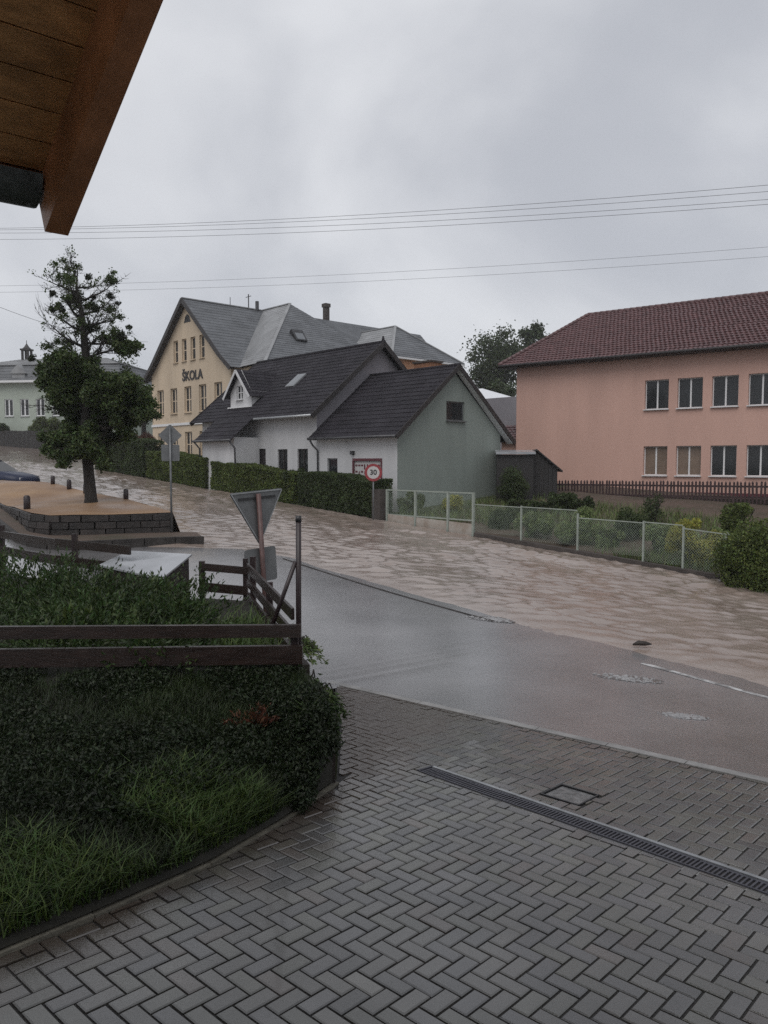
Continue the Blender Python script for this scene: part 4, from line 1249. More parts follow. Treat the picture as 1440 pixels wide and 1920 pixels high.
def wall(parent, org, xd, nd, W_, H, ops, mat, clips=(), depth=0.16, name='wall'):
    """wall panel with real openings: org lower-left corner, xd along, nd outward normal, ops = (x0, x1, z0, z1)"""
    xs = sorted({0, W_, *[o[0] for o in ops], *[o[1] for o in ops]}); zs = sorted({0, H, *[o[2] for o in ops], *[o[3] for o in ops]})
    org, xd, nd = Vector(org), Vector(xd), Vector(nd); up = Vector((0, 0, 1))
    m = MB()
    flip = xd.cross(up).dot(nd) < 0
    for i in range(len(xs) - 1):
        for j in range(len(zs) - 1):
            cx, cz = (xs[i] + xs[i + 1]) / 2, (zs[j] + zs[j + 1]) / 2
            if any(o[0] < cx < o[1] and o[2] < cz < o[3] for o in ops): continue
            poly = [(xs[i], zs[j]), (xs[i + 1], zs[j]), (xs[i + 1], zs[j + 1]), (xs[i], zs[j + 1])]
            for c in clips: poly = clip_poly(poly, *c) if len(poly) >= 3 else []
            if len(poly) < 3: continue
            vs = [org + xd * p[0] + up * p[1] for p in poly]
            f = tuple(range(len(vs)))
            m.add(vs, [f[::-1] if flip else f])
    for (x0, x1, z0, z1) in ops:
        c = [org + xd * a + up * b for a, b in ((x0, z0), (x1, z0), (x1, z1), (x0, z1))]
        bk = [v - nd * depth for v in c]
        m.add(c + bk, [(0, 1, 5, 4), (1, 2, 6, 5), (2, 3, 7, 6), (3, 0, 4, 7)])
    return m.build(name, mat, parent)

def window(parent, org, xd, nd, op, frame='white_trim', pane='glass', mull=1, trans=0, sill='white_trim', depth=0.11, fw=0.06, name='window'):
    x0, x1, z0, z1 = op
    org, xd, nd = Vector(org), Vector(xd), Vector(nd); up = Vector((0, 0, 1))
    o = org - nd * depth
    P = lambda a, b, e=0.0: o + xd * a + up * b + nd * e
    m = MB(); h = fw / 2
    m.beam(P(x0 + h, z0), P(x0 + h, z1), 0.05, fw, up=xd); m.beam(P(x1 - h, z0), P(x1 - h, z1), 0.05, fw, up=xd)
    m.beam(P(x0 + fw, z0 + h), P(x1 - fw, z0 + h), 0.05, fw); m.beam(P(x0 + fw, z1 - h), P(x1 - fw, z1 - h), 0.05, fw)
    for k in range(mull):
        xm = x0 + (x1 - x0) * (k + 1) / (mull + 1); m.beam(P(xm, z0 + fw), P(xm, z1 - fw), 0.056, max(fw * 1.6, 0.075), up=xd)
    for k in range(trans):
        zm = z0 + (z1 - z0) * (k + 1) / (trans + 1); m.beam(P(x0 + fw, zm), P(x1 - fw, zm), 0.053, fw * 0.8)
    f = m.build(name, M[frame], parent)
    m = MB(); a = [P(x0 + 0.01, z0 + 0.01, -0.012), P(x1 - 0.01, z0 + 0.01, -0.012), P(x1 - 0.01, z1 - 0.01, -0.012), P(x0 + 0.01, z1 - 0.01, -0.012)]
    m.add(a, [(0, 1, 2, 3) if xd.cross(up).dot(nd) > 0 else (3, 2, 1, 0)]); m.build('pane', M[pane], f)
    if sill:
        m = MB(); m.beam(org + xd * (x0 - 0.04) + up * (z0 - 0.025) + nd * 0.0, org + xd * (x1 + 0.04) + up * (z0 - 0.025) + nd * 0.0, 0.26, 0.045); m.build('sill', M[sill], f)
    return f

def roof_face(parent, p00, p10, p11, p01, mat, course=0.34, thick=0.03, tile=0.0, amp=0.025, name='roof_tiles', under=True):
    """courses of tiles on the quad p00-p10 (eave) p01-p11 (ridge); lower edge of every course stands proud"""
    A, B, C, D = (Vector(p) for p in (p00, p10, p11, p01))
    nrm = (B - A).cross(D - A).normalized()
    if nrm.z < 0: nrm = -nrm
    n = max(1, round(((D - A).length + (C - B).length) / 2 / course))
    m = MB()
    for k in range(n):
        s0, s1 = k / n, min(1.0, (k + 1.05) / n)
        l0, r0, l1, r1 = A.lerp(D, s0), B.lerp(C, s0), A.lerp(D, s1), B.lerp(C, s1)
        wd = max((r0 - l0).length, 0.05)
        if tile:
            cells = max(1, round(wd / tile)); sub = 4; q = cells * sub
            vs = []
            jx = [random.uniform(-0.004, 0.006) for _ in range(cells + 1)]
            for i in range(q + 1):
                f = i / q
                hgt = amp * (0.5 + 0.5 * math.cos(2 * math.pi * i / sub)) + jx[i // sub]
                a, b = l0.lerp(r0, f), l1.lerp(r1, f)
                vs += [a + nrm * (thick + hgt), b + nrm * (0.004 + hgt * 0.9), a + nrm * (-0.01 + hgt * 0.2)]
            fs = []
            for i in range(q):
                fs += [(3 * i, 3 * i + 3, 3 * i + 4, 3 * i + 1), (3 * i + 2, 3 * i + 5, 3 * i + 3, 3 * i)]
            m.add(vs, fs)
        else:
            cells = max(1, round(wd / 1.2))
            for i in range(cells):
                f0, f1 = i / cells, (i + 1) / cells
                j = random.uniform(-0.003, 0.004)
                a, b, c, d = l0.lerp(r0, f0), l0.lerp(r0, f1), l1.lerp(r1, f1), l1.lerp(r1, f0)
                m.add([a + nrm * (thick + j), b + nrm * (thick + j), c + nrm * 0.004, d + nrm * 0.004, a - nrm * 0.01, b - nrm * 0.01], [(0, 1, 2, 3), (4, 5, 1, 0)])
    if under:
        m.add([A - nrm * 0.02, B - nrm * 0.02, C - nrm * 0.02, D - nrm * 0.02], [(3, 2, 1, 0)])
    o = m.build(name, M[mat], parent)
    o['kind'] = 'stuff'
    return o

RZ_ST = math.atan2(-0.7331, 0.6801)     # local x down the street, local y away from it

# ------------------------------------------------------------------ grey-green gabled house with garage
GC = (0.6, 35.0)
zg = -2.3
h1 = empty('gabled_house', (GC[0], GC[1], zg), RZ_ST); tag(h1, 'grey green gabled house with white garage front and dark tiled roof', 'house')
EV, RG, HW = 3.72, 6.82, 3.75                      # eave, ridge heights and half width
WD = 7.35
slope = (RG - EV) / HW
gops = [(3.25, 4.55, 4.25, 5.18)]
wall(h1, (0, 0, 0), (0, 1, 0), (1, 0, 0), WD, RG - 0.05, gops, M['green_wall'], clips=((-slope, 1, EV - 0.06), (slope, 1, EV - 0.06 + slope * WD)))
window(h1, (0, 0, 0), (0, 1, 0), (1, 0, 0), gops[0], frame='sign_steel', mull=0, sill='sign_steel')
fo = [(1.05, 3.05, 0.0, 2.42), (4.25, 5.05, 1.35, 2.45)]
fo_m = [(5.9 - b, 5.9 - a, c, d) for (a, b, c, d) in fo]
wall(h1, (-5.9, 0, 0), (1, 0, 0), (0, -1, 0), 5.9, EV - 0.05, fo_m, M['white_wall'])
window(h1, (-5.9, 0, 0), (1, 0, 0), (0, -1, 0), fo_m[1], frame='sign_steel', mull=0, sill='sign_steel')
wall(h1, (0, WD, 0), (-1, 0, 0), (0, 1, 0), 5.9, EV - 0.05, [], M['white_wall'])
# garage door with a red lattice pattern
gd = (fo_m[0][0] - 5.9, fo_m[0][1] - 5.9, 0.0, fo_m[0][3])
m = MB(); m.box(gd[0] + 0.01, gd[1] - 0.01, 0.06, 0.10, 0.02, gd[3] - 0.10); door = m.build('garage_door', M['sign_white'], h1)
m = MB(); m.box(gd[0] - 0.04, gd[1] + 0.04, -0.03, 0.05, gd[3] - 0.10, gd[3] + 0.02); m.box(gd[0] - 0.05, gd[0] + 0.04, -0.03, 0.05, 0, gd[3] - 0.103); m.box(gd[1] - 0.04, gd[1] + 0.05, -0.03, 0.05, 0, gd[3] - 0.103)
m.build('door_frame', M['maroon'], door)
rr = random.Random(5)
m = MB()
for i in range(9):
    for j in range(7):
        x0 = gd[0] + 0.12 + i * 0.20; z0 = gd[3] - 0.30 - j * 0.30
        kind_ = rr.random()
        if kind_ < 0.45: m.box(x0, x0 + 0.08, 0.045, 0.0595, z0 - 0.20, z0 + 0.04)
        elif kind_ < 0.75: m.box(x0 - 0.02, x0 + 0.12, 0.045, 0.0595, z0 - 0.05, z0 + 0.03)
        else: m.box(x0 + 0.02, x0 + 0.09, 0.045, 0.0595, z0 - 0.12, z0 + 0.0)
m.build('lattice', M['maroon'], door)['kind'] = 'stuff'
m = MB(); m.box(-3.15, -2.95, -0.14, 0.0, 2.62, 2.80); m.build('wall_lamp', M['black_iron'], h1)
# roof
OH, GO = 0.42, 0.38
ez = EV - slope * OH + 0.08
rz_ = RG + 0.08
roof_face(h1, (-6.05, -OH, ez), (GO, -OH, ez), (GO, HW, rz_), (-6.05, HW, rz_), 'tile_dark', 0.345, 0.028)
ez2 = EV - slope * 0.75 + 0.08
roof_face(h1, (GO, WD + 0.75, ez2 + 0.12), (-6.05, WD + 0.75, ez2 + 0.12), (-6.05, HW, rz_), (GO, HW, rz_), 'tile_dark', 0.345, 0.028)
for (y0, z0) in ((-OH, ez), (WD + 0.75, ez2 + 0.12)):
    m = MB(); m.beam((GO + 0.012, y0, z0 - 0.07), (GO + 0.012, HW, rz_ - 0.07), 0.03, 0.22); m.build('bargeboard', M['fascia'], h1)
    m = MB(); m.beam((GO * 0.5, y0 + (HW - y0) * 0.04, z0 - 0.10), (GO * 0.5, HW, rz_ - 0.14), GO * 0.9, 0.02); m.build('soffit', M['white_trim'], h1)
m = MB(); m.tube([(-6.0, HW, rz_ + 0.0), (GO + 0.02, HW, rz_ + 0.0)], 0.09, 8); m.build('ridge_cap', M['tile_dark'], h1, True)
m = MB(); m.tube([(-6.0, -OH - 0.06, ez - 0.03), (GO, -OH - 0.06, ez - 0.03)], 0.07, 8); m.build('gutter', M['pipe'], h1, True)
m = MB(); m.box(-5.9, 0.1, -0.46, 0.02, ez - 0.10, ez - 0.07); m.build('soffit', M['white_trim'], h1)
m = MB(); m.tube([(-5.85, -OH - 0.06, ez - 0.07), (-5.85, -0.3, ez - 0.35), (-5.72, -0.08, ez - 0.6), (-5.72, -0.08, 0.1)], 0.05, 8); m.build('downpipe', M['pipe'], h1, True)

# ------------------------------------------------------------------ white house with dormer, left of the garage
h2 = empty('white_house', (GC[0], GC[1], zg), RZ_ST); tag(h2, 'white house with long dark roof, dormer and skylight behind the hedge', 'house')
XR, XL = -6.15, -17.6
RY, RZt = 4.5, 6.43 - zg
EY, EZ = -0.45, 2.33 - zg
sl2 = (RZt - EZ) / (RY - EY)
wz = EZ + sl2 * 0.62 - 0.1
wops = [(0.75, 1.65, 1.35, 2.95), (2.55, 3.45, 1.35, 2.95), (4.6, 6.0, 0.1, 3.0), (8.9, 9.6, 1.2, 2.2)]
wops_m = [(-XL + XR - b, -XL + XR - a, c, d) for (a, b, c, d) in wops]
wall(h2, (XL, 0.2, 0), (1, 0, 0), (0, -1, 0), XR - XL, wz, wops_m, M['white_wall'])
for k in (0, 1, 3): window(h2, (XL, 0.2, 0), (1, 0, 0), (0, -1, 0), wops_m[k], frame='fascia', mull=1 if k < 2 else 0, sill='sign_steel')
m = MB(); q = wops_m[2]; m.box(XL + q[0], XL + q[1], 0.30, 0.34, 0.1, q[3]); dd = m.build('front_door', M['fascia'], h2)
m = MB(); m.box(XL + q[0] + 0.15, XL + q[0] + 0.55, 0.29, 0.298, 1.0, 2.0); m.build('pane', M['glass'], dd)
gb = 2 * RY - 0.2 - 0.2
gcl = ((-sl2, 1, wz), (sl2, 1, wz + sl2 * gb))
wall(h2, (XR, 0.2, 0), (0, 1, 0), (1, 0, 0), gb, RZt, [], M['grey_wall'], clips=gcl)
wall(h2, (XL, 0.2 + gb, 0), (0, -1, 0), (-1, 0, 0), gb, RZt, [], M['white_wall'], clips=gcl)
wall(h2, (XR, 0.2 + gb, 0), (-1, 0, 0), (0, 1, 0), XR - XL, wz, [], M['white_wall'])
roof_face(h2, (XL - 0.3, EY, EZ), (XR + 0.45, EY, EZ), (XR + 0.45, RY, RZt), (XL - 0.3, RY, RZt), 'tile_dark', 0.345, 0.028)
roof_face(h2, (XR + 0.45, 2 * RY - EY, EZ), (XL - 0.3, 2 * RY - EY, EZ), (XL - 0.3, RY, RZt), (XR + 0.45, RY, RZt), 'tile_dark', 0.345, 0.028)
for sgn in (0, 1):
    y0 = EY if sgn == 0 else 2 * RY - EY
    for x0 in (XR + 0.46, XL - 0.31):
        m = MB(); m.beam((x0, y0, EZ - 0.08), (x0, RY, RZt - 0.08), 0.035, 0.26); m.build('bargeboard', M['fascia'], h2)
m = MB(); m.tube([(XL - 0.3, RY, RZt + 0.01), (XR + 0.47, RY, RZt + 0.01)], 0.10, 8); m.build('ridge_cap', M['tile_dark'], h2, True)
m = MB(); m.tube([(XR + 0.35, RY, RZt + 0.05), (XR + 0.35, RY, RZt + 0.32)], [0.10, 0.05], 8); m.build('ridge_finial', M['tile_dark'], h2, True)
m = MB(); m.tube([(-10.8, EY - 0.06, EZ - 0.03), (XR + 0.45, EY - 0.06, EZ - 0.03)], 0.07, 8); m.build('gutter', M['galv'], h2, True)
# catslide porch roof and its walls
py0, pz0 = -1.85, 2.33 - zg - sl2 * 1.4
roof_face(h2, (-15.0, py0, pz0), (-11.0, py0, pz0), (-11.0, EY + 0.05, EZ + 0.06), (-15.0, EY + 0.05, EZ + 0.06), 'tile_dark', 0.345, 0.028)
m = MB(); m.box(-14.75, -11.35, -1.45, 0.199, 0, pz0 + 0.15); m.build('porch_wall', M['white_wall'], h2)
m = MB(); m.tube([(-15.0, py0 - 0.05, pz0 - 0.03), (-11.0, py0 - 0.05, pz0 - 0.03)], 0.07, 8); m.build('gutter', M['pipe'], h2, True)
for x0 in (-14.9, -11.15):
    m = MB(); m.tube([(x0, py0 - 0.05, pz0 - 0.06), (x0 + 0.1, -1.6, pz0 - 0.45), (x0 + 0.1, -1.52, 0.1)], 0.05, 8); m.build('downpipe', M['pipe'], h2, True)
# dormer
DX, DWd, DYf = -13.75, 1.12, 0.55
dzb = EZ + sl2 * (DYf - EY); dze = 4.05 - zg; dzr = 5.30 - zg
dm = wall(h2, (DX - DWd, DYf, dzb - 0.2), (1, 0, 0), (0, -1, 0), 2 * DWd, dzr - dzb + 0.2, [(0.66, 1.34, 0.65, 1.45)], M['white_wall'],
     clips=((-1.25, 1, dze - dzb + 0.2), (1.25, 1, dze - dzb + 0.2 + 1.25 * 2 * DWd)), name='dormer')
window(h2, (DX - DWd, DYf, dzb - 0.2), (1, 0, 0), (0, -1, 0), (0.66, 1.34, 0.65, 1.45), mull=1, trans=1, fw=0.05)
m = MB(); yb = RY - (RZt - dze) / sl2
for s_ in (-1, 1):
    m.add([(DX + s_ * DWd, DYf, dzb - 0.1), (DX + s_ * DWd, yb, dze), (DX + s_ * DWd, DYf, dze)], [(0, 1, 2)])
m.build('dormer_cheek', M['white_wall'], h2)
yr = RY - (RZt - dzr) / sl2
for s_ in (-1, 1):
    e = 0.28; ze = dze - 1.25 * e
    ye = RY - (RZt - ze) / sl2
    roof_face(h2, (DX + s_ * (DWd + e), DYf - 0.35, ze), (DX + s_ * (DWd + e), ye + 0.1, ze), (DX, yr + 0.1, dzr + 0.02), (DX, DYf - 0.35, dzr + 0.02), 'tile_dark', 0.3, 0.025, name='dormer_roof')
    m = MB(); m.beam((DX + s_ * (DWd + e), DYf - 0.36, ze - 0.06), (DX, DYf - 0.36, dzr - 0.06), 0.03, 0.16); m.build('dormer_bargeboard', M['white_wall'], h2)
m = MB(); m.box(DX - DWd - 0.1, DX + DWd + 0.1, DYf - 0.16, DYf - 0.005, dzb - 0.05, dzb + 0.02); m.build('dormer_sill', M['white_trim'], h2)
# skylight
def on_roof(x, y, h): # point on front slope
    nv = Vector((0, -sl2, 1)).normalized()
    return Vector((x, y, EZ + sl2 * (y - EY))) + nv * h
m = MB(); xs0, xs1, ya, yb2 = -10.95, -10.15, 1.75, 2.65
vs = [on_roof(xs0, ya, 0.10), on_roof(xs1, ya, 0.10), on_roof(xs1, yb2, 0.10), on_roof(xs0, yb2, 0.10), on_roof(xs0, ya, -0.02), on_roof(xs1, ya, -0.02), on_roof(xs1, yb2, -0.02), on_roof(xs0, yb2, -0.02)]
m.add(vs, [(0, 1, 2, 3), (0, 4, 5, 1), (1, 5, 6, 2), (2, 6, 7, 3), (3, 7, 4, 0)]); sk = m.build('skylight', M['galv'], h2)
m = MB(); m.add([on_roof(xs0 + 0.07, ya + 0.06, 0.106), on_roof(xs1 - 0.07, ya + 0.06, 0.106), on_roof(xs1 - 0.07, yb2 - 0.06, 0.106), on_roof(xs0 + 0.07, yb2 - 0.06, 0.106)], [(0, 1, 2, 3)]); m.build('pane', M['bright_glass'], sk)
# brick chimney behind the ridge
m = MB(); m.box(-6.55, -5.2, 7.6, 8.5, 4.5, 7.9); ch = m.build('chimney', M['brick_chimney'], h2)
m = MB(); m.box(-6.62, -5.13, 7.53, 8.57, 7.9, 8.0); m.build('chimney_cap', M['dark_gap'], ch)

# ------------------------------------------------------------------ ochre school
zs_ = -0.6
sc = empty('school_building', (-15.8, 63.0, zs_), RZ_ST); tag(sc, 'tall ochre school with steep gable and grey hipped roofs behind the white house', 'school')
SE, SR, SW = 7.9, 13.5, 6.4
sls = (SR - SE) / 6.6
sops = []
for k in range(5): sops.append((1.0 + 2.35 * k, 2.15 + 2.35 * k, 4.55, 6.65))
for k in range(5): sops.append((1.0 + 2.35 * k, 2.15 + 2.35 * k, 0.95, 3.0))
for k in range(4): sops.append((4.0 + 1.42 * k, 4.78 + 1.42 * k, 8.7, 10.5))
wall(sc, (-SW, 0, 0), (1, 0, 0), (0, -1, 0), 2 * SW, SR, sops, M['cream'], clips=((-sls, 1, SE), (sls, 1, SE + sls * 2 * SW)), depth=0.25)
for k, o_ in enumerate(sops):
    window(sc, (-SW, 0, 0), (1, 0, 0), (0, -1, 0), o_, mull=1 if k < 10 else 0, trans=1, frame='cream', depth=0.18, fw=0.09, sill='cream')
m = MB(); m.add([(-0.55, -0.02, 11.75), (0.55, -0.02, 11.75), (0.3, -0.02, 12.25), (0, -0.02, 12.4), (-0.3, -0.02, 12.25)], [(0, 1, 2, 3, 4)]); m.build('attic_vent', M['ink'], sc)
text('ŠKOLA', 1.05, M['fascia'], sc, (0.7, -0.03, 7.45), (math.pi / 2, 0, 0), 'lettering', 0.03, 0.02)
m = MB(); m.box(-SW - 0.003, SW + 0.003, -0.10, 0.0, 3.55, 3.75); m.build('string_course', M['white_trim'], sc)
wall(sc, (SW, 0, 0), (0, 1, 0), (1, 0, 0), 26, SE, [], M['cream']); wall(sc, (-SW, 26, 0), (0, -1, 0), (-1, 0, 0), 26, SE, [], M['cream'])
wall(sc, (-SW, 0.2, 3.6), (-1, 0, 0), (0, -1, 0), 0.01, 0.01, [], M['cream'], name='wall')
# main roof with bell-cast eaves
eo = 0.7
for s_ in (-1, 1):
    ex = s_ * (SW + eo)
    kx = s_ * (SW - 0.9); kz = SE + sls * 1.0
    roof_face(sc, (kx, -0.5, kz), (kx, 22, kz), (0, 22, SR + 0.1), (0, -0.5, SR + 0.1), 'slate', 0.4, 0.02)
    roof_face(sc, (ex, -0.5, SE - 0.35), (ex, 22, SE - 0.35), (kx, 22, kz), (kx, -0.5, kz), 'slate', 0.4, 0.02)
    m = MB(); m.beam((kx, -0.52, kz - 0.12), (0, -0.52, SR - 0.02), 0.06, 0.34); m.beam((ex, -0.52, SE - 0.45), (kx, -0.53, kz - 0.12), 0.06, 0.32); m.build('bargeboard', M['fascia'], sc)
    m = MB(); m.beam((kx, -0.25, kz - 0.16), (0, -0.25, SR - 0.10), 0.5, 0.03); m.beam((ex, -0.25, SE - 0.5), (kx, -0.25, kz - 0.165), 0.5, 0.03); m.build('soffit', M['fascia'], sc)
# cross wing: ridge runs towards +x and ends in a hip
bY, mX = 7.3, 3.9
hx, hy = mX + 7.2, 7.4
roof_face(sc, (3.0, bY - hy + 1.0, SE - 0.3), (hx, bY - hy, SE - 0.3), (mX, bY, SR + 0.12), (0, bY, SR + 0.12), 'slate_light', 0.4, 0.02)  # paler than the other slopes: sky reflection put into its colour
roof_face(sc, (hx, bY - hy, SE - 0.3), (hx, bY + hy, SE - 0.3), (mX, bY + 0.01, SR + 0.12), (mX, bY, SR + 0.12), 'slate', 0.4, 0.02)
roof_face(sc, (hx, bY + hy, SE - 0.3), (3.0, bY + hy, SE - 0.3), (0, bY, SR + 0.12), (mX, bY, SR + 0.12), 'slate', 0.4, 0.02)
m = MB(); m.beam((mX, bY, SR + 0.16), (hx, bY - hy, SE - 0.26), 0.22, 0.08); m.beam((0, bY, SR + 0.16), (mX, bY, SR + 0.16), 0.22, 0.08); m.beam((0, -0.5, SR + 0.12), (0, 22, SR + 0.12), 0.25, 0.08); m.build('ridge_cap', M['slate_light'], sc)
m = MB(); m.box(SW, hx - 0.7, bY - hy + 0.8, bY + hy - 0.8, 0, SE - 0.3); m.build('wing_wall', M['cream'], sc)
# lower rear range with chimney
roof_face(sc, (8.4, 9.5, SE - 0.2), (9.6, 22, SE - 0.2), (4.6, 22, SR - 0.9), (4.6, 9.0, SR - 0.9), 'slate', 0.4, 0.02)
roof_face(sc, (4.6, 22, SR - 0.9), (4.6, 9.0, SR - 0.9), (0.2, 9.0, SE + 2), (0.2, 22, SE + 2), 'slate', 0.4, 0.02)
m = MB(); m.box(4.1, 4.52, 10.6, 11.0, 9.0, 13.75); m.box(4.03, 4.59, 10.53, 11.07, 13.75, 14.05); m.build('chimney', M['dark_gap'], sc)
# skylights
for (x, y, z, dx_, nrmv, lab) in ((2.4, 3.2, 10.05, (1, 0.2, 0), (-0.45, -0.75, 0.55), 0), (8.0, 5.0, 10.1, (0.1, 1, 0), (0.75, 0, 0.66), 1)):
    m = MB(); u = Vector(dx_).normalized(); nv = Vector(nrmv).normalized(); w_ = nv.cross(u).normalized()
    c = Vector((x, y, z)) + nv * 0.25
    m.add([c + u * a * 0.5 + w_ * b * 0.6 + nv * e for e in (0.1, -0.3) for (a, b) in ((-1, -1), (1, -1), (1, 1), (-1, 1))], [(0, 1, 2, 3), (0, 4, 5, 1), (1, 5, 6, 2), (2, 6, 7, 3), (3, 7, 4, 0)])
    k_ = m.build('skylight', M['black_iron'], sc)
    m = MB(); m.add([c + u * a * 0.36 + w_ * (b * 0.35 - 0.15) + nv * 0.11 for (a, b) in ((-1, -1), (1, -1), (1, 1), (-1, 1))], [(0, 1, 2, 3)]); m.build('pane', M['bright_glass'], k_)
m = MB()
m.tube([(0, 5.8, SR), (0, 5.8, SR + 1.3)], 0.05, 6); m.tube([(-0.4, 5.8, SR + 1.1), (0.4, 5.8, SR + 1.1)], 0.03, 5); m.build('antenna', M['pipe'], sc)
m = MB(); m.tube([(0.1, 6.6, SR), (0.1, 6.6, SR + 0.8)], 0.16, 8); m.build('vent_pipe', M['pipe'], sc)
m = MB(); m.tube([(0, 4.0, SR), (0, 4.0, SR + 0.8)], 0.03, 5); m.build('lightning_rod', M['pipe'], sc)

# ------------------------------------------------------------------ school annex: hall with a pale hipped roof and orange walls
an = empty('school_annex', (0.55, 66.0, -0.5), RZ_ST); tag(an, 'hall with pale grey hipped roof and orange wall behind the chimney', 'school')
AE, AR = 8.6, 11.75
ax0, ax1, ay0, ay1 = -9.0, 4.6, -4.2, 4.2
m = MB(); m.box(ax0 + 0.5, ax1 - 0.5, ay0 + 0.5, ay1 - 0.5, 0, AE); m.build('wall', M['orange_wall'], an)
e_ = AE
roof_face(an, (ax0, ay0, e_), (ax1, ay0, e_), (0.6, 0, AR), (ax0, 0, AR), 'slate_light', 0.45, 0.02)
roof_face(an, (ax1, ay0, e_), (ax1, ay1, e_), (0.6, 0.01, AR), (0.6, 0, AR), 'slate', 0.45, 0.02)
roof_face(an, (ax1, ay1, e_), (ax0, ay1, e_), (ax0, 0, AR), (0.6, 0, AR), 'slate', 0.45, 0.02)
m = MB(); m.box(ax0 - 0.003, ax1 + 0.02, ay0 - 0.02, ay1 + 0.02, e_ - 0.16, e_ - 0.02); m.build('cornice', M['white_trim'], an)
m = MB(); m.beam((0.6, 0, AR + 0.04), (ax1, ay0, e_ + 0.04), 0.2, 0.08); m.beam((0.6, 0, AR + 0.04), (ax1, ay1, e_ + 0.04), 0.2, 0.08); m.beam((ax0, 0, AR + 0.04), (0.6, 0, AR + 0.04), 0.2, 0.08); m.build('ridge_cap', M['slate_light'], an)

# ------------------------------------------------------------------ pink two storey building
FX = np.array([0.7934, -0.6088])                     # along the facade, towards the right
FN = np.array([-0.6088, -0.7934])                    # facade normal, towards the viewer
pk = empty('pink_building', (7.65, 44.97, -2.3), math.atan2(FX[1], FX[0])); tag(pk, 'long pink two storey building with red brown tiled hip roof', 'building')
PE, PL, PD = 7.72, 26.0, 10.0
pops = []
for (z0, z1) in ((4.98, 6.48), (1.58, 3.08)):
    for k in range(11):
        x0 = 7.42 + 1.66 * k
        pops.append((x0, x0 + 1.22, z0, z1))
wall(pk, (0, 0, 0), (1, 0, 0), (0, -1, 0), PL, PE, pops, M['pink'], depth=0.22)
for k, o_ in enumerate(pops):
    window(pk, (0, 0, 0), (1, 0, 0), (0, -1, 0), o_, mull=1, pane='curtain' if k in (11, 12) else 'glass', depth=0.19, fw=0.045, frame='white_trim')
wall(pk, (0, PD, 0), (0, -1, 0), (-1, 0, 0), PD, PE, [], M['pink'])
wall(pk, (PL, 0, 0), (0, 1, 0), (1, 0, 0), PD, PE, [], M['pink'])
m = MB(); m.box(-0.012, PL, -0.03, 0.0, 0.0, 0.75); m.build('plinth', M['maroon'], pk)
po = 0.75; pr = 11.15
pe = PE + 0.02
L0, R0 = (-po, -po, pe), (PL + po, -po, pe)
rL, rR = (2.2, PD / 2, pr), (PL - 2, PD / 2, pr)
roof_face(pk, L0, R0, rR, rL, 'tile_red', 0.33, 0.05, tile=0.23, amp=0.05)
roof_face(pk, (-po, PD + po, pe), L0, (2.2, PD / 2, pr), (2.2, PD / 2 + 0.02, pr), 'tile_red', 0.33, 0.05, tile=0.23, amp=0.05)
roof_face(pk, R0, (PL + po, PD + po, pe), rR, rR, 'tile_red', 0.33, 0.05, tile=0.23, amp=0.05)
roof_face(pk, (PL + po, PD + po, pe), (-po, PD + po, pe), rL, rR, 'tile_red', 0.36, 0.045)
m = MB(); m.box(-po + 0.03, PL + po, -po + 0.03, PD + po - 0.03, pe - 0.10, pe - 0.04); m.build('soffit', M['fascia'], pk)
m = MB(); m.tube([(-po - 0.02, -po - 0.05, pe - 0.02), (PL + po, -po - 0.05, pe - 0.02)], 0.08, 8); m.build('gutter', M['fascia'], pk, True)
def ridge_caps(parent, a, b, n):
    m = MB(); a, b = Vector(a), Vector(b)
    for k in range(n):
        p, q = a.lerp(b, k / n), a.lerp(b, (k + 1.1) / n)
        m.tube([p, q], [0.13, 0.105], 8)
    o = m.build('ridge_cap', M['tile_red'], parent, True)
ridge_caps(pk, (2.2, PD / 2, pr + 0.03), (PL - 2, PD / 2, pr + 0.03), 60)
ridge_caps(pk, (-po, -po, pe + 0.06), (2.2, PD / 2, pr + 0.05), 22)
# higher cross roof at the far right
roof_face(pk, (12.6, 4.0, pr - 0.8), (19, 4.0, pr - 0.8), (19, PD / 2 + 1, pr + 1.1), (14.4, PD / 2 + 1, pr + 1.1), 'tile_red', 0.33, 0.05, tile=0.23, amp=0.05)
# small tiled lean-to at the left end
m = MB(); m.box(-1.6, -0.003, 1.2, 4.0, 0, 3.6); m.build('annex_wall', M['pink'], pk)
roof_face(pk, (-2.0, 0.7, 3.55), (-0.003, 0.7, 3.55), (-0.003, 2.6, 4.5), (-2.0, 2.6, 4.5), 'tile_red', 0.33, 0.045, tile=0.27, amp=0.055)

# white-roofed outbuilding behind the green gable
wb = empty('outbuilding', (7.0, 55.0, -1.2), RZ_ST); tag(wb, 'grey outbuilding with a bright white sheet roof behind the green gable', 'shed')
m = MB(); m.box(-3.0, 3.6, 0, 6.0, 0, 5.6); m.build('wall', M['grey_wall'], wb)
m = MB(); m.add([(-3.3, -0.3, 5.62), (-0.2, -0.3, 5.62), (-0.2, 6.3, 5.62), (-3.6, 6.3, 5.62), (-3.0, 3.0, 6.7), (-2.6, 3.0, 6.7)], [(0, 1, 5, 4), (1, 2, 5), (2, 3, 4, 5), (3, 0, 4)]); m.build('roof', M['white_sheet'], wb)

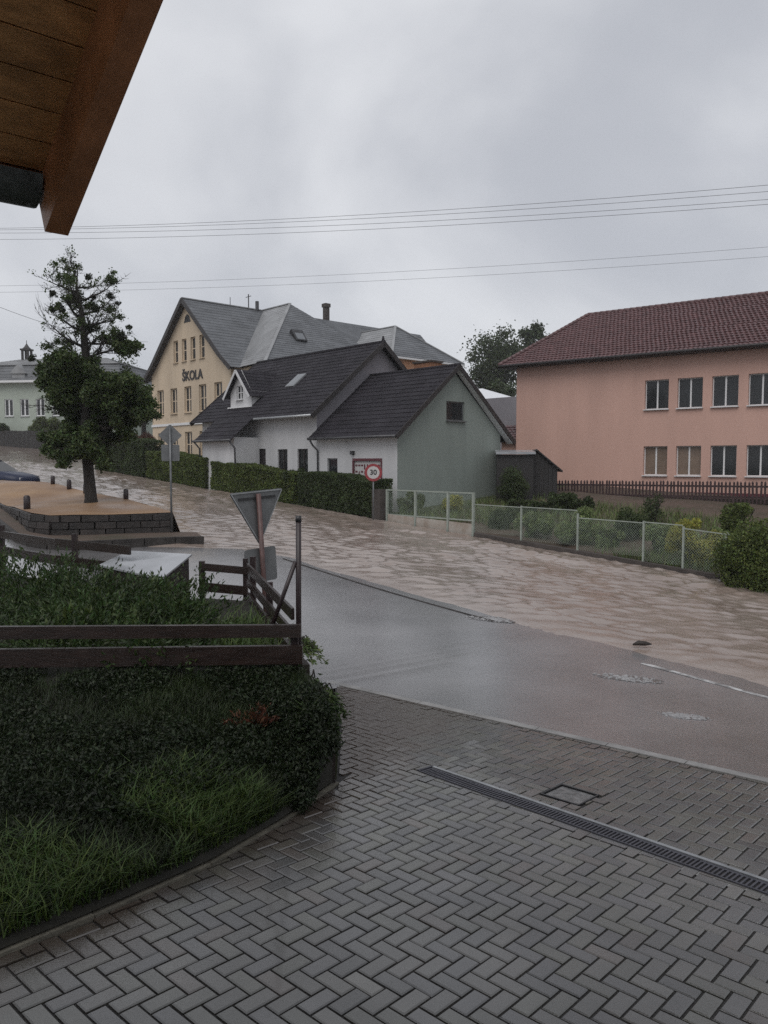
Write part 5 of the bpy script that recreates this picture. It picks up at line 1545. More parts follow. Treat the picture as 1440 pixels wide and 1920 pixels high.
# black garden shed between green gable and pink building
sh = empty('garden_shed', (7.47, 38.0, -1.95), math.radians(-6)); tag(sh, 'small black wooden shed between the green gable and pink building', 'shed')
def prism(mb, prof, y0, y1):
    n = len(prof)
    mb.add([(x, y0, z) for x, z in prof] + [(x, y1, z) for x, z in prof], [tuple(range(n)), tuple(range(2 * n - 1, n - 1, -1))] + [(k, n + k, n + (k + 1) % n, (k + 1) % n) for k in range(n)])
m = MB(); prism(m, [(-0.9, -0.6), (1.02, -0.6), (1.02, 1.6), (0, 2.44), (-0.9, 1.7)], 0, 2.4); m.build('wall', M['shed'], sh)
for k in range(9):
    x0 = -0.88 + k * 0.21; zt_ = 2.42 - 0.83 * max(abs(x0), abs(x0 + 0.19)); m = MB(); m.box(x0, x0 + 0.19, -0.022, -0.002, -0.6, zt_); m.build('board', M['shed'], sh)
m = MB(); prism(m, [(0.0, 2.47), (1.26, 1.42), (1.26, 1.50), (0.0, 2.55)], -0.22, 2.6); m.build('roof', M['shed'], sh)
m = MB(); prism(m, [(-1.1, 1.56), (0.0, 2.47), (0.0, 2.55), (-1.1, 1.64)], -0.22, 2.6); m.build('roof', M['shed'], sh)
m = MB(); m.box(-1.95, -0.2, -0.75, -0.03, -0.6, 2.28); m.build('lean_to_wall', M['shed'], sh)
m = MB(); m.add([(-2.0, -0.95, 2.29), (-0.12, -0.95, 2.29), (-0.12, 1.4, 2.42), (-2.0, 1.4, 2.42), (-2.0, -0.95, 2.40), (-0.12, -0.95, 2.40), (-0.12, 1.4, 2.53), (-2.0, 1.4, 2.53)], [(3, 2, 1, 0), (4, 5, 6, 7), (0, 1, 5, 4), (1, 2, 6, 5), (2, 3, 7, 6), (3, 0, 4, 7)]); m.build('lean_to_roof', M['lid'], sh)

# pale building with mansard roof far up the street
mb_ = empty('mansard_building', (-46.5, 92.0, 5.3), math.radians(-8)); tag(mb_, 'pale green building with grey mansard roof and small belfry behind the tree', 'building')
mo = [(0.8 + 2.0 * k, 1.9 + 2.0 * k, 4.4, 6.4) for k in range(9)]
wall(mb_, (-3, 0, -4.4), (1, 0, 0), (0, -1, 0), 19, 8.5, mo, M['pale_green_wall'])
for o_ in mo: window(mb_, (-3, 0, -4.4), (1, 0, 0), (0, -1, 0), o_, mull=1, fw=0.1)
wall(mb_, (16, 0, -4.4), (0, 1, 0), (1, 0, 0), 10, 8.5, [], M['pale_green_wall'])
roof_face(mb_, (-3.6, -0.7, 4.1), (16.7, -0.7, 4.1), (15.9, 0.5, 6.0), (-2.6, 0.5, 6.0), 'slate', 0.45, 0.03)
roof_face(mb_, (16.7, -0.7, 4.1), (16.7, 10.7, 4.1), (15.9, 9.5, 6.0), (15.9, 0.5, 6.0), 'slate', 0.45, 0.03)
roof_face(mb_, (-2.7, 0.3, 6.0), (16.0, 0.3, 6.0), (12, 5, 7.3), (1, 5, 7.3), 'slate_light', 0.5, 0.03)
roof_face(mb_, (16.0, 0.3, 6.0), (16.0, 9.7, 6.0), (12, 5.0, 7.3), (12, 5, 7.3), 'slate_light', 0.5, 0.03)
m = MB(); m.box(-3.7, 16.8, -0.85, 0.3, 3.85, 4.1); m.build('cornice', M['white_trim'], mb_)
for x0 in (3.2, 8.5):
    m = MB(); m.box(x0, x0 + 1.6, -0.5, 1.5, 4.15, 5.0); m.add([(x0 - 0.2, -0.65, 4.9), (x0 + 1.8, -0.65, 4.9), (x0 + 0.8, -0.65, 6.0), (x0 - 0.2, 1.9, 4.9), (x0 + 1.8, 1.9, 4.9), (x0 + 0.8, 1.9, 6.0)], [(0, 1, 2), (0, 2, 5, 3), (1, 4, 5, 2)]); m.build('dormer', M['slate_light'], mb_)
m = MB()
for (a, b) in ((0.0, 0.0), (0.72, 0.0), (0.0, 0.72), (0.72, 0.72)): m.box(1.2 + a, 1.42 + a, 4.5 + b, 4.72 + b, 6.9, 8.4)
m.box(1.1, 2.24, 4.4, 5.54, 8.35, 8.55); m.tube([(1.67, 4.97, 8.55), (1.67, 4.97, 8.8), (1.67, 4.97, 9.2)], [0.55, 0.3, 0.05], 10); m.tube([(1.67, 4.97, 9.2), (1.67, 4.97, 9.6)], 0.04, 5)
m.build('belfry', M['fascia'], mb_)

# dark board fence at the top of the flooded street
ff = empty('board_fence', (-46.0, 88.0, 2.0)); tag(ff, 'dark board fence at the top of the flooded street', 'fence')
for k in range(44):
    m = MB(); x0 = -7 + k * 0.5; m.box(x0, x0 + 0.47, -0.02, 0.02, -0.6, 1.45 + random.uniform(-0.05, 0.05)); m.build('board', M['grey_board'] if 'grey_board' in M else M['shed'], ff)
m = MB(); m.box(-7, 15, 0.021, 0.08, 0.9, 1.0); m.build('rail', M['shed'], ff)

# ------------------------------------------------------------------ hedges and street-side fences
def hedge(name, t0, t1, n0, depth, h, mat, label, n=30000, leaf=0.10, base=None, wob=0.2):
    x0, y0 = W(t0, n0); x1, y1 = W(t1, n0)
    zb = street_z((t0 + t1) / 2, n0)
    root = empty(name, ((x0 + x1) / 2, (y0 + y1) / 2, zb)); tag(root, label, 'hedge', 'hedges along the flooded street')
    L_ = t1 - t0
    m = MB()
    # woody core
    for k in range(int(L_ / 0.5)):
        t = t0 + 0.25 + k * 0.5
        a = W(t, n0 + depth / 2); z0 = street_z(t, n0) - zb
        m.tube([(a[0] - root.location.x, a[1] - root.location.y, z0 - 0.3), (a[0] - root.location.x + random.uniform(-.1, .1), a[1] - root.location.y, z0 + h * 0.8)], [0.05, 0.02], 5)
    m.build('stem', M['bark'], root)
    # leaves on the box surface, thick shell
    f = RNG.random(n)
    t = t0 + L_ * RNG.random(n); u = RNG.random(n) * depth; z = h * RNG.random(n)
    pick = RNG.random(n); thick = np.abs(RNG.normal(size=n)) * 0.09
    u = np.where(pick < 0.55, thick, np.where(pick < 0.68, depth - thick, u)); z = np.where(pick >= 0.68, h - thick, z)
    e = RNG.random(n); t = np.where((pick < 0.1), np.where(e < 0.5, t0 + thick, t1 - thick), t); u = np.where(pick < 0.1, RNG.random(n) * depth, u)
    bul = wob * (fbm(t * 0.9, z * 1.1, 101) - 0.5) * 2
    nn = n0 + u - bul * (u < depth / 2); zz = z + (z / h) * wob * 1.2 * (fbm(t * 0.7, t * 0 + 5, 102) - 0.5) * 2
    x, y = W(t, nn)
    P = np.stack([x - root.location.x, y - root.location.y, street_z(t, n0) - zb + zz], 1)
    link('foliage', leaves_mesh('foliage', P, leaf, mat, up=0.1, aspect=0.65), root)
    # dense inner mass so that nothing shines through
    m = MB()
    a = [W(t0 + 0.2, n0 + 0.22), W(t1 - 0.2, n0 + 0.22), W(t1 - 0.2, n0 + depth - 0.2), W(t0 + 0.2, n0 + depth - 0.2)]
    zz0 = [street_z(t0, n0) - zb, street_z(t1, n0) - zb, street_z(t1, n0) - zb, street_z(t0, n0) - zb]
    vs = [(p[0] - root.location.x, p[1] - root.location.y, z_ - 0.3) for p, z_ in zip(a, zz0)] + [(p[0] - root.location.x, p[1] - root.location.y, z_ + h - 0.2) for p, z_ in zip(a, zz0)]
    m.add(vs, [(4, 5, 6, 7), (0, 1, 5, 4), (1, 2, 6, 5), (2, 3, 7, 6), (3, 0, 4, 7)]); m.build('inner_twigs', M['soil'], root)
hedge('hedge', 24.8, 30.4, 22.45, 1.1, 1.6, M['leaf_hedge_dark'], 'dark clipped hedge in front of the garage, right behind the speed sign', 32000)
hedge('hedge', 30.9, 38.6, 22.5, 1.0, 1.5, M['leaf_hedge'], 'green clipped hedge in front of the white house windows', 30000)
hedge('hedge', 39.3, 46.5, 22.4, 1.3, 1.7, M['leaf_hedge'], 'bushy green hedge in front of the ochre school gable', 28000)
hedge('hedge', 46.8, 54.0, 22.3, 1.6, 2.2, M['leaf_hedge_dark'], 'tall shaggy hedge behind the diamond sign post', 26000, wob=0.3)

# gate section with concrete panels
def F(t, n, z): x, y = W(t, n); return Vector((x, y, z))
NF = 22.45
gt = empty('panel_fence', F(20.5, NF, street_z(20.5, NF))); tag(gt, 'tall pale fence section with concrete base panels beside the speed sign', 'fence'); gtb = Vector(gt.location)
gts = [24.0, 22.3, 20.5, 19.2]
def mesh_panel(mb, t0, t1, n, zb0, zb1, h0, h1, sp, r):
    """diamond wire mesh between two posts"""
    L_ = abs(t1 - t0); hh = h1 - h0
    k = -hh
    while k < L_:
        for sg in (1, -1):
            a0, b0 = k, 0.0; a1, b1 = k + hh, hh
            if a0 < 0: b0 = -a0; a0 = 0
            if a1 > L_: b1 = hh - (a1 - L_); a1 = L_
            if a1 - a0 > 0.02:
                f0, f1 = a0 / L_, a1 / L_
                if sg < 0: f0, f1 = 1 - f0, 1 - f1
                p = F(t0 + (t1 - t0) * f0, n, zb0 + (zb1 - zb0) * f0 + h0 + b0); q = F(t0 + (t1 - t0) * f1, n, zb0 + (zb1 - zb0) * f1 + h0 + b1)
                d = (q - p); r_ = d.cross(Vector((NR[0], NR[1], 0))).normalized() * r; w_ = Vector((NR[0], NR[1], 0)) * r
                mb.append([p - r_, q - r_, q + r_, p + r_]); mb.append([p - w_, q - w_, q + w_, p + w_])
        k += sp
def build_mesh(quads, base, parent, name='wire_mesh'):
    m = MB()
    for q in quads: m.add([v - base for v in q], [(0, 1, 2, 3)])
    o = m.build(name, M['mesh_wire'], parent); o['kind'] = 'stuff'; return o
def zs(t): return street_z(t, NF)
for t in gts:
    m = MB(); m.beam(F(t, NF, zs(t) - 0.4) - gtb, F(t, NF, -1.18) - gtb, 0.09, 0.09, up=(NR[0], NR[1], 0)); m.build('post', M['fence_metal'], gt)
for a, b in zip(gts[:-1], gts[1:]):
    for zr in (-1.21, -2.25):
        m = MB(); m.beam(F(a - 0.05, NF, zr) - gtb, F(b + 0.05, NF, zr) - gtb, 0.05, 0.05); m.build('rail', M['fence_metal'], gt)
    m = MB(); m.beam(F(a - 0.06, NF, (zs(a) - 2.58) / 2) - gtb, F(b + 0.06, NF, (zs(b) - 2.58) / 2) - gtb, 0.06, 0.62); m.build('concrete_panel', M['concrete_panel'], gt)
    q = []; mesh_panel(q, a, b, NF, -2.23, -2.23, 0.0, 1.0, 0.09, 0.0035); build_mesh(q, gtb, gt)
# dark gate pier
m = MB(); m.beam(F(24.45, 22.4, zs(24) - 0.3), F(24.45, 22.4, zs(24) + 1.3), 0.5, 0.40, up=(NR[0], NR[1], 0)); pier = m.build('gate_pier', M['dark_gap'])
tag(pier, 'dark square gate pier between hedge and pale panel fence', 'gate post')

mf = empty('mesh_fence', F(12, NF, zs(12))); tag(mf, 'long low wire mesh fence with pale posts along the flood water', 'fence'); mfb = Vector(mf.location)
mts = [19.2, 16.95, 14.6, 12.2, 10.9, 9.6, 7.6, 5.6, 3.4]
def rail_z(a, b): return (-1.63, -1.65) if a > 15 else ((-1.90, -1.93) if a > 12 else ((zs(a) + 1.33, zs(b) + 1.33)))
for t in mts[1:]:
    m = MB(); m.beam(F(t, NF, zs(t) - 0.3) - mfb, F(t, NF, max(rail_z(t + 0.1, t)[1], zs(t) + 1.3) + 0.06) - mfb, 0.055, 0.055, up=(NR[0], NR[1], 0)); m.build('post', M['fence_metal'], mf)
for a, b in zip(mts[:-1], mts[1:]):
    za, zb = rail_z(a, b)
    m = MB(); m.beam(F(a - 0.03, NF, za) - mfb, F(b + 0.03, NF, zb) - mfb, 0.03, 0.03); m.build('rail', M['fence_metal'], mf)
    q = []; hh = min(za - zs(a), zb - zs(b)) - 0.14; mesh_panel(q, a, b, NF, za - hh, zb - hh, 0.0, hh, 0.085, 0.003); build_mesh(q, mfb, mf)
m = MB()
for k in range(40):
    t0 = 19.1 - k * 0.45
    m.beam(F(t0, NF, zs(t0) - 0.06) - mfb, F(t0 - 0.45, NF, zs(t0 - 0.45) - 0.06) - mfb, 0.2, 0.36)
m.build('base_wall', M['dark_gap'], mf)

# ------------------------------------------------------------------ gardens behind the fence
lawn_t = np.linspace(-12, 24, 80); lawn_n = np.linspace(22.6, 40, 50)
LT, LN = np.meshgrid(lawn_t, lawn_n, indexing='ij'); LX, LY = W(LT, LN)
gar = link('garden_soil', grid_mesh('garden_soil', LX, LY, ground_z(LX, LY) + 0.03 + 0.12 * (fbm(LX * 0.6, LY * 0.6, 121) - 0.4), M['earth'])); tag(gar, kind='structure')
n_ = 30000
t = RNG.random(n_) * 33 - 9; n = 22.7 + RNG.random(n_) ** 1.3 * 9
keep = (fbm(t * 0.35, n * 0.35, 131) > 0.47)
t, n = t[keep], n[keep]; x, y = W(t, n)
tag(link('garden_grass', blades_mesh('garden_grass', np.stack([x, y, ground_z(x, y) + 0.03], 1), 0.30, 0.022, M['grass_light'], 0.7)), kind='stuff')

def leaf_bush(name, x, y, r, n, leaf, mat, label, k=14, z=None, cat='shrub', group=None, shell=0.25):
    zz = float(ground_z(np.array(x), np.array(y))) if z is None else z
    root = empty(name, (x, y, zz)); tag(root, label, cat, group)
    m = MB()
    for q in range(7):
        a = RNG.random() * 6.28; m.tube([(0, 0, -0.2), (math.cos(a) * r[0] * 0.3, math.sin(a) * r[1] * 0.3, r[2] * 0.9), (math.cos(a) * r[0] * 0.6, math.sin(a) * r[1] * 0.6, r[2] * 1.5)], [0.03, 0.02, 0.008], 5)
    m.build('stem', M['bark'], root)
    P = blob_cloud(n, (0, 0, r[2] * 0.95), (r[0] * 0.72, r[1] * 0.72, r[2] * 0.72), k, min(r) * 0.45, shell)
    link('foliage', leaves_mesh('foliage', P, leaf, mat, up=0.15, aspect=0.55), root)
    return root
def at(u, v, y):
    """garden spot from plan coordinates (u metres right of the view axis per metre of distance)"""
    return (u - 720) / 1450 * y, y
GRP = 'garden shrubs behind the mesh fence'
def gb_(name, u, y, r, n, leaf, mat, label, **k): x_, y_ = at(u, 0, y); return leaf_bush(name, x_, y_, r, n, leaf, M[mat], label, group=GRP, **k)
gb_('shrub', 1425, 21.2, (1.15, 1.0, 1.30), 30000, 0.08, 'leaf_hedge', 'big dense dark green bush at the right edge by the water', k=60)
gb_('yellow_shrub', 1298, 23.9, (1.05, 0.6, 0.85), 12000, 0.07, 'leaf_yellow', 'yellow green flowering bush behind the right end of the mesh fence', k=24)
gb_('shrub', 1235, 25.6, (0.7, 0.6, 0.7), 5000, 0.08, 'leaf_shrub', 'grey green shrub just left of the yellow bush behind the mesh')
gb_('shrub', 1190, 28.0, (0.9, 0.7, 0.62), 5000, 0.085, 'leaf_hedge_dark', 'dark loose shrub before the bare brown earth bank')
gb_('shrub', 1078, 27.5, (1.3, 0.8, 0.66), 11000, 0.07, 'leaf_shrub', 'wide green shrub in the middle of the mesh fence garden')
gb_('shrub', 1003, 28.6, (1.3, 0.8, 0.62), 11000, 0.07, 'leaf_shrub', 'green shrub behind the first mesh fence posts')
gb_('conifer_shrub', 1060, 34.0, (1.7, 0.9, 0.52), 7000, 0.09, 'leaf_hedge_dark', 'low dark spreading juniper below the black shed', k=20)
gb_('conifer_shrub', 985, 33.6, (1.2, 0.8, 0.42), 5000, 0.09, 'leaf_hedge_dark', 'low dark juniper before the round clipped bush', k=16)
gb_('round_bush', 963, 36.4, (0.78, 0.78, 0.92), 9000, 0.08, 'leaf_hedge_dark', 'round clipped dark bush in front of the black shed', k=50)
gb_('yellow_shrub', 846, 34.4, (0.62, 0.5, 0.5), 3000, 0.08, 'leaf_yellow', 'small yellowish bush against the grey green gable wall')
gb_('shrub', 772, 34.3, (0.85, 0.5, 0.55), 5000, 0.08, 'leaf_hedge', 'low green bush at the corner of the garage wall')
gb_('shrub', 555, 38.6, (0.8, 0.5, 1.0), 5000, 0.09, 'leaf_hedge_dark', 'dark bush below the right windows of the white house')
gb_('shrub', 1390, 27.5, (0.8, 0.7, 0.8), 5000, 0.09, 'leaf_hedge', 'green bush below the right end of the picket fence')
gb_('shrub', 1140, 27.0, (0.7, 0.6, 0.42), 5000, 0.07, 'leaf_shrub', 'low light green shrub between the two taller mesh fence posts')
gb_('shrub', 940, 30.6, (0.7, 0.6, 0.5), 5000, 0.08, 'leaf_hedge_dark', 'small dark shrub beside the end post of the pale panel fence')
gb_('yellow_shrub', 1345, 25.0, (0.8, 0.6, 0.55), 5000, 0.07, 'leaf_shrub', 'leafy green shrub between the yellow bush and the big dark bush', k=18)
# thin young plants
gb_('young_tree', 1225, 30.5, (0.7, 0.6, 0.8), 900, 0.09, 'leaf_hedge_dark', 'thin sapling with open twigs before the brown earth bank', k=14)
# rusty conifer and bushes left of the school
leaf_bush('conifer', -17.6, 57.0, (1.0, 1.0, 1.3), 6000, 0.13, M['leaf_rust'], 'rusty brown conical conifer left of the school gable', k=26)
leaf_bush('shrub', -38.5, 89.6, (3.0, 2.0, 1.5), 9000, 0.22, M['leaf_hedge'], 'green bushes between the board fence and the pale mansard building', k=26, z=2.4)
leaf_bush('shrub', -44.5, 89.8, (2.0, 2.0, 1.2), 7000, 0.22, M['leaf_hedge_dark'], 'dark bush at the left end of the board fence', k=20, z=2.4)

# picket fence before the pink building
pf = empty('picket_fence', (12.5, 38.5, -1.9)); tag(pf, 'dark brown picket fence in front of the pink building', 'fence'); pfb = Vector(pf.location)
pa, pb = np.array([8.9, 40.6]), np.array([19.8, 33.2]); pl_ = np.linalg.norm(pb - pa); pd_ = (pb - pa) / pl_
pick = MB(); pick.box(-0.045, 0.045, -0.012, 0.012, -0.08, 0.90); pick.add([(-0.045, -0.012, 0.90), (0.045, -0.012, 0.90), (0.045, 0.012, 0.90), (-0.045, 0.012, 0.90), (0, 0, 0.97)], [(0, 1, 4), (1, 2, 4), (2, 3, 4), (3, 0, 4)])
pmesh = pick.mesh('picket', M['picket']); rzp = math.atan2(pd_[1], pd_[0])
def pf_z(f): return -1.93 + 0.08 * f
k = 0.0
while k < pl_:
    p = pa + pd_ * k; o = link('picket', pmesh, pf); o.location = Vector((p[0], p[1], pf_z(k / pl_) + random.uniform(-0.02, 0.02))) - pfb; o.rotation_euler = (random.uniform(-.02, .02), random.uniform(-.03, .03), rzp); k += 0.165
for h_ in (0.22, 0.72):
    m = MB(); m.beam(Vector((pa[0] + 0.02, pa[1] + 0.035, pf_z(0) + h_)) - pfb, Vector((pb[0] + 0.02, pb[1] + 0.035, pf_z(1) + h_)) - pfb, 0.04, 0.09); m.build('rail', M['picket'], pf)
m = MB(); m.beam(Vector((pa[0], pa[1] + 0.1, pf_z(0) - 0.1)) - pfb, Vector((pb[0], pb[1] + 0.1, pf_z(1) - 0.1)) - pfb, 0.12, 0.5); m.build('base_wall', M['soil'], pf)

# ------------------------------------------------------------------ far trees
TG = 'trees beyond the roofs'
simple_tree('broad_tree', (14.4, 102.0, -1.5), 20.0, 4.5, 5.6, 'big hazy broad crowned tree between annex and pink roof', TG, 0.5, 9000, 0.36, 1, M['leaf_far'], 54)
simple_tree('broad_tree', (21.4, 112.0, -1.5), 21.6, 2.6, 4.2, 'slim hazy tree top rising just behind the pink roof end', TG, 0.4, 5000, 0.42, 2, M['leaf_far'], 24)
simple_tree('broad_tree', (14.0, 88.0, -1.5), 11.0, 4.6, 4.4, 'dark lower tree mass behind the white roofed outbuilding', TG, 0.4, 9000, 0.4, 3, M['leaf_far'], 30)
simple_tree('broad_tree', (-33.0, 96.0, 3.2), 10.2, 4.6, 4.2, 'hazy tree beyond the pear tree beside the school gable', TG, 0.35, 4200, 0.34, 4, M['leaf_far'], 30)
simple_tree('broad_tree', (-26.0, 84.0, 2.0), 7.5, 3.2, 3.4, 'bushy tree at the left foot of the school gable', TG, 0.3, 5000, 0.3, 5, M['leaf_far'], 24)

# ------------------------------------------------------------------ parked cars behind the mud island
def car(name, loc, rz, paint, label):
    root = empty(name, loc, rz); tag(root, label, 'car', 'cars parked behind the mud')
    # side profile sections: x, lower z, half width, upper z, upper half width
    sec = [(2.08, 0.42, 0.60, 0.62, 0.55), (1.98, 0.30, 0.78, 0.72, 0.70), (1.55, 0.25, 0.86, 0.82, 0.76), (0.95, 0.25, 0.87, 0.92, 0.78), (0.3, 0.25, 0.87, 0.96, 0.80), (-0.6, 0.25, 0.87, 0.97, 0.80), (-1.45, 0.25, 0.86, 0.98, 0.78), (-1.95, 0.30, 0.80, 0.90, 0.72), (-2.08, 0.42, 0.66, 0.74, 0.6)]
    m = MB(); vs = []
    for (x, zl, wl_, zu, wu_) in sec:
        zm = zl + (zu - zl) * 0.6
        vs += [(x, -wl_ * 0.92, zl), (x, -wl_, zm), (x, -wu_, zu), (x, -wu_ * 0.5, zu + 0.035), (x, wu_ * 0.5, zu + 0.035), (x, wu_, zu), (x, wl_, zm), (x, wl_ * 0.92, zl)]
    fs = []
    for i in range(len(sec) - 1):
        for k in range(7): fs.append((8 * i + k, 8 * i + k + 1, 8 * (i + 1) + k + 1, 8 * (i + 1) + k))
    fs += [tuple(range(8))[::-1], tuple(range(8 * (len(sec) - 1), 8 * len(sec)))]
    m.add(vs, fs); m.build('body', M[paint], root, True)
    m = MB()
    lo = [(0.80, 0.74), (-1.55, 0.74)]; hi = [(0.10, 0.58), (-1.10, 0.58)]
    vs = [(lo[0][0], -lo[0][1], 0.97), (lo[1][0], -lo[1][1], 1.0), (lo[1][0], lo[1][1], 1.0), (lo[0][0], lo[0][1], 0.97), (hi[0][0], -hi[0][1], 1.42), (hi[1][0], -hi[1][1], 1.40), (hi[1][0], hi[1][1], 1.40), (hi[0][0], hi[0][1], 1.42)]
    m.add(vs, [(0, 1, 5, 4), (1, 2, 6, 5), (2, 3, 7, 6), (3, 0, 4, 7)]); m.build('glasshouse', M['glass'], root)
    m = MB(); m.add([(v[0], v[1], v[2] + 0.004) for v in vs[4:]] + [(v[0] * 0.96, v[1] * 0.85, v[2] + 0.05) for v in vs[4:]], [(4, 5, 6, 7), (0, 1, 5, 4), (1, 2, 6, 5), (2, 3, 7, 6), (3, 0, 4, 7)]); m.build('roof', M[paint], root)
    for sx in (1.3, -1.3):
        for sy in (-1, 1):
            m = MB(); m.tube([(sx, sy * 0.70, 0.31), (sx, sy * 0.88, 0.31)], 0.31, 16); wv = m.build('wheel', M['rubber'], root)
            m = MB(); m.tube([(sx, sy * 0.87, 0.31), (sx, sy * 0.89, 0.31)], 0.18, 12); m.build('rim', M['galv'], wv)
    for sy in (-1, 1):
        m = MB(); m.box(1.93, 2.035, sy * 0.55 - 0.13, sy * 0.55 + 0.13, 0.56, 0.68); m.build('headlight', M['white_trim'], root)
car('parked_car', (-18.35, 36.3, -1.42), math.radians(-14), 'car_blue', 'dark blue car with its bonnet showing above the ochre mud')
car('parked_car', (-22.9, 41.6, -0.75), math.radians(-10), 'car_red', 'red car behind the dark blue car at the left edge')

# ------------------------------------------------------------------ power lines
def cable(pts, r, label, group, sag=0.0):
    a, b = Vector(pts[0]), Vector(pts[1]); P = []
    for k in range(25):
        f = k / 24; p = a.lerp(b, f); p.z -= sag * 4 * f * (1 - f); P.append(p - a)
    m = MB(); m.tube(P, r, 5); o = m.build('power_line', M['wire'], None, False, a); tag(o, label, 'cable', group); return o
WG = 'overhead wires crossing the sky'
def wire(v0, v1, y0, y1, label, sag, r=0.005):
    def p(u, v, y):
        pt_ = math.atan(95.0 / 1450.0); zc = (960 - v) / 1450
        f_, z_ = math.cos(pt_) + zc * math.sin(pt_), -math.sin(pt_) + zc * math.cos(pt_)
        return ((u - 720) / 1450 * y / f_, y, z_ / f_ * y)
    a, b = Vector(p(0, v0, y0)), Vector(p(1440, v1, y1)); d_ = b - a
    A, B = a - d_ * 0.35, b + d_ * 0.35
    # the sag is shared by the whole span, so lift the ends to keep the visible stretch in place
    lift = sag * 4 * (0.35 / 1.7) * (1 - 0.35 / 1.7)
    A.z += lift; B.z += lift
    cable((A, B), r, label, WG, sag)
wire(428, 347, 26.0, 18.5, 'topmost overhead wire of the upper bundle across the sky', 0.55)
wire(431, 359, 26.4, 18.9, 'second overhead wire of the upper bundle across the sky', 0.55)
wire(437, 374, 26.0, 18.5, 'third overhead wire of the upper bundle across the sky', 0.55)
wire(449, 383, 26.4, 18.9, 'lowest overhead wire of the upper bundle across the sky', 0.55)
wire(536, 463, 36.0, 28.0, 'upper wire of the faint lower pair above the roofs', 0.7, 0.005)
wire(548, 481, 36.0, 28.0, 'lower wire of the faint lower pair above the roofs', 0.7, 0.005)
cable(((-24.0, 40.0, 9.8), (-20.2, 67.0, 10.2)), 0.012, 'service wire running past the tree to the ochre school gable', 'service wire to the school', 0.9)
for (z, dz) in ((7.05, 0.0),):
    pass

# ------------------------------------------------------------------ roof over the viewer: verge, soffit boards, gutter
E0 = Vector((-1.30, 3.22, 0.985))
VH = Vector((0.630, -0.777, 0)).normalized()      # plan direction of the verge, towards the ridge
EH = Vector((-VH.y * -1, 0, 0)) if False else Vector((-0.777, -0.630, 0)).normalized()   # along the eave, to the left
SLP = math.tan(math.radians(26.8))
VS = Vector((VH.x, VH.y, SLP)).normalized()       # up the slope
NU = EH.cross(VS).normalized()
if NU.z < 0: NU = -NU
rf = empty('porch_roof', E0); tag(rf, 'brown timber eave with pine soffit boards overhead at upper left', 'roof')
m = MB(); m.beam(EH * 0.045 + NU * 0.045, VS * 6.5 + EH * 0.045 + NU * 0.045, 0.09, 0.26, up=NU); m.build('bargeboard', M['barge'], rf)
m = MB(); m.beam(VS * 0.02 + EH * 0.01 + NU * 0.19, VS * 6.5 + EH * 0.01 + NU * 0.19, 0.12, 0.03, up=NU); m.build('verge_strip', M['fascia'], rf)
s = 0.10; k = 0
while s < 6.3:
    wdt = 0.145
    m = MB(); a = VS * (s + wdt / 2)
    m.beam(a + EH * 0.09 + NU * (0.135 + random.uniform(0, 0.003)), a + EH * 5.0 + NU * 0.135, wdt - 0.007, 0.02, up=NU); m.build('soffit_board', M['soffit'], rf)
    s += wdt; k += 1
m = MB(); m.add([VS * 0.02 + NU * 0.165 + EH * 0.06, VS * 6.4 + NU * 0.165 + EH * 0.06, VS * 6.4 + NU * 0.165 + EH * 5.0, VS * 0.02 + NU * 0.165 + EH * 5.0], [(0, 1, 2, 3)]); m.build('roof_deck', M['fascia'], rf)
m = MB(); n = 9; L0_, L1_ = EH * 0.10, EH * 5.0
vs = []
for q in (L0_, L1_):
    for k in range(n):
        a = math.pi * k / (n - 1); vs.append(q - VH * 0.03 - VH * 0.105 * math.cos(a) + Vector((0, 0, -0.105 * math.sin(a) + 0.135)))
m.add(vs, [(k, k + 1, n + k + 1, n + k) for k in range(n - 1)] + [tuple(range(n))]); m.build('gutter', M['gutter'], rf, True)
m = MB(); m.beam(VS * 0.07 + EH * 0.09 + NU * 0.11, VS * 0.07 + EH * 5.0 + NU * 0.11, 0.03, 0.07, up=NU); m.build('fascia_board', M['barge'], rf)
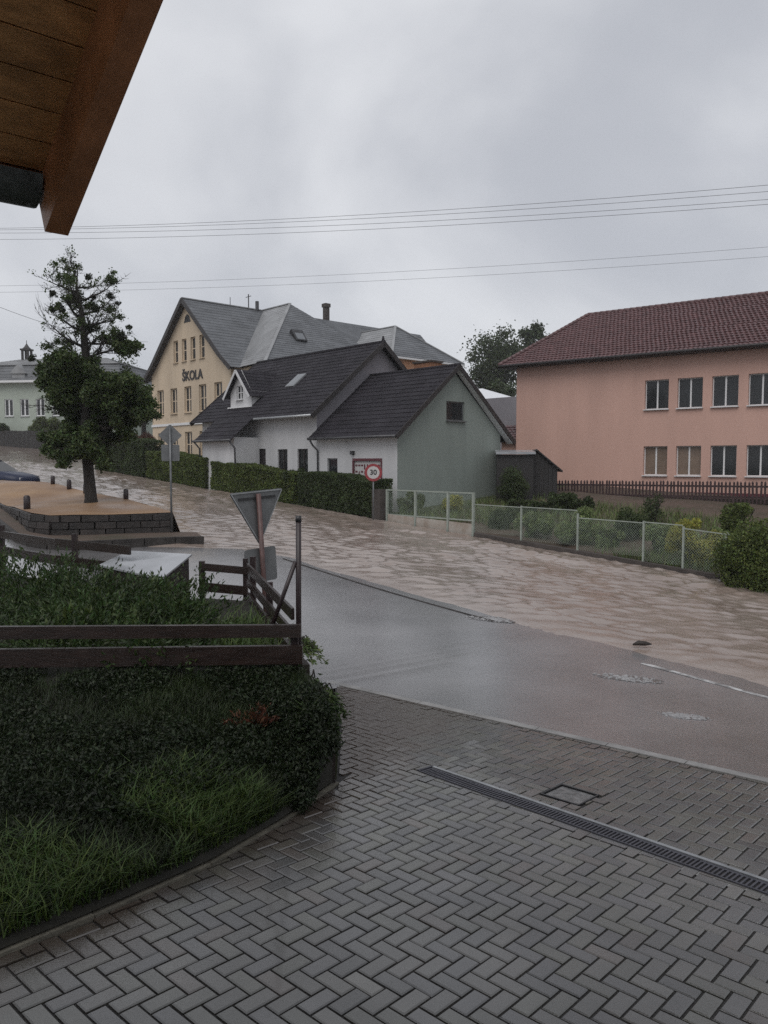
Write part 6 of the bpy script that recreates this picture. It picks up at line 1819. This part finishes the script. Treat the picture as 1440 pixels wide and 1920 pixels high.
# unseen house wall behind and left of the viewer, added to keep sky light off the bank, and the posts that carry the roof
hb = empty('unseen_house', (-2.2, -1.2, -2.3)); tag(hb, 'unseen house wall added behind the viewer to shade the bank', 'house')
hbb = Vector(hb.location)
p0 = E0 + EH * 0.7 + VH * 5.2
m = MB()
for (a, b) in ((p0, p0 + EH * 5.0), (E0 + EH * 3.2 + VH * 0.9, E0 + EH * 3.2 + VH * 5.2)):
    a2, b2 = Vector((a.x, a.y, 0)), Vector((b.x, b.y, 0))
    m.beam(Vector((a2.x, a2.y, -0.6)) - hbb, Vector((b2.x, b2.y, -0.6)) - hbb, 0.25, 4.4)
m.build('wall', M['white_wall'], hb)

# ------------------------------------------------------------------ small things on road and water
for (u, v, rx, ry, lab) in ((1188, 1278, 0.42, 0.16, 'patch of bright bubbles on the wet asphalt nearest the white line'), (1295, 1352, 0.26, 0.10, 'small patch of bubbles on the asphalt nearest the pavers'), (925, 1164, 0.42, 0.22, 'patch of bubbles at the very edge of the flood')):
    y_ = 2.98 * 1450 / (v - 865); x_ = (u - 720) / 1450 * y_
    for it in range(4): y_ = -float(ROAD(x_, y_)) * 1450 / (v - 865); x_ = (u - 720) / 1450 * y_
    pool(x_, y_, rx, ry, math.radians(-10), lab)
m = MB(); m.tube([(-0.15, 0, -0.01), (-0.05, 0.02, 0.012), (0.06, -0.01, 0.01), (0.17, 0.03, -0.01)], [0.015, 0.045, 0.04, 0.012], 7)
y_ = 3.17 * 1450 / (1222 - 865); x_ = (1210 - 720) / 1450 * y_
dw = m.build('driftwood', M['driftwood'], None, True, (x_, y_, float(street_z(*TN(x_, y_))) + 0.02)); tag(dw, 'dark piece of driftwood at the edge of the brown flood', 'driftwood')

# ------------------------------------------------------------------ rain haze
hz = MB(); hz.box(-130, 130, -30, 190, -9.5, 26)
hm = bpy.data.materials.new('rain haze'); hm.use_nodes = True
hn = hm.node_tree.nodes; hn.clear()
ho = hn.new('ShaderNodeOutputMaterial'); hv = hn.new('ShaderNodeVolumePrincipled')
hv.inputs['Color'].default_value = (0.96, 0.97, 1.0, 1); hv.inputs['Density'].default_value = 0.0005; hv.inputs['Anisotropy'].default_value = 0.2
hm.node_tree.links.new(hv.outputs[0], ho.inputs['Volume'])
HAZE = True
if HAZE:
    h = hz.build('haze', hm); tag(h, kind='stuff')
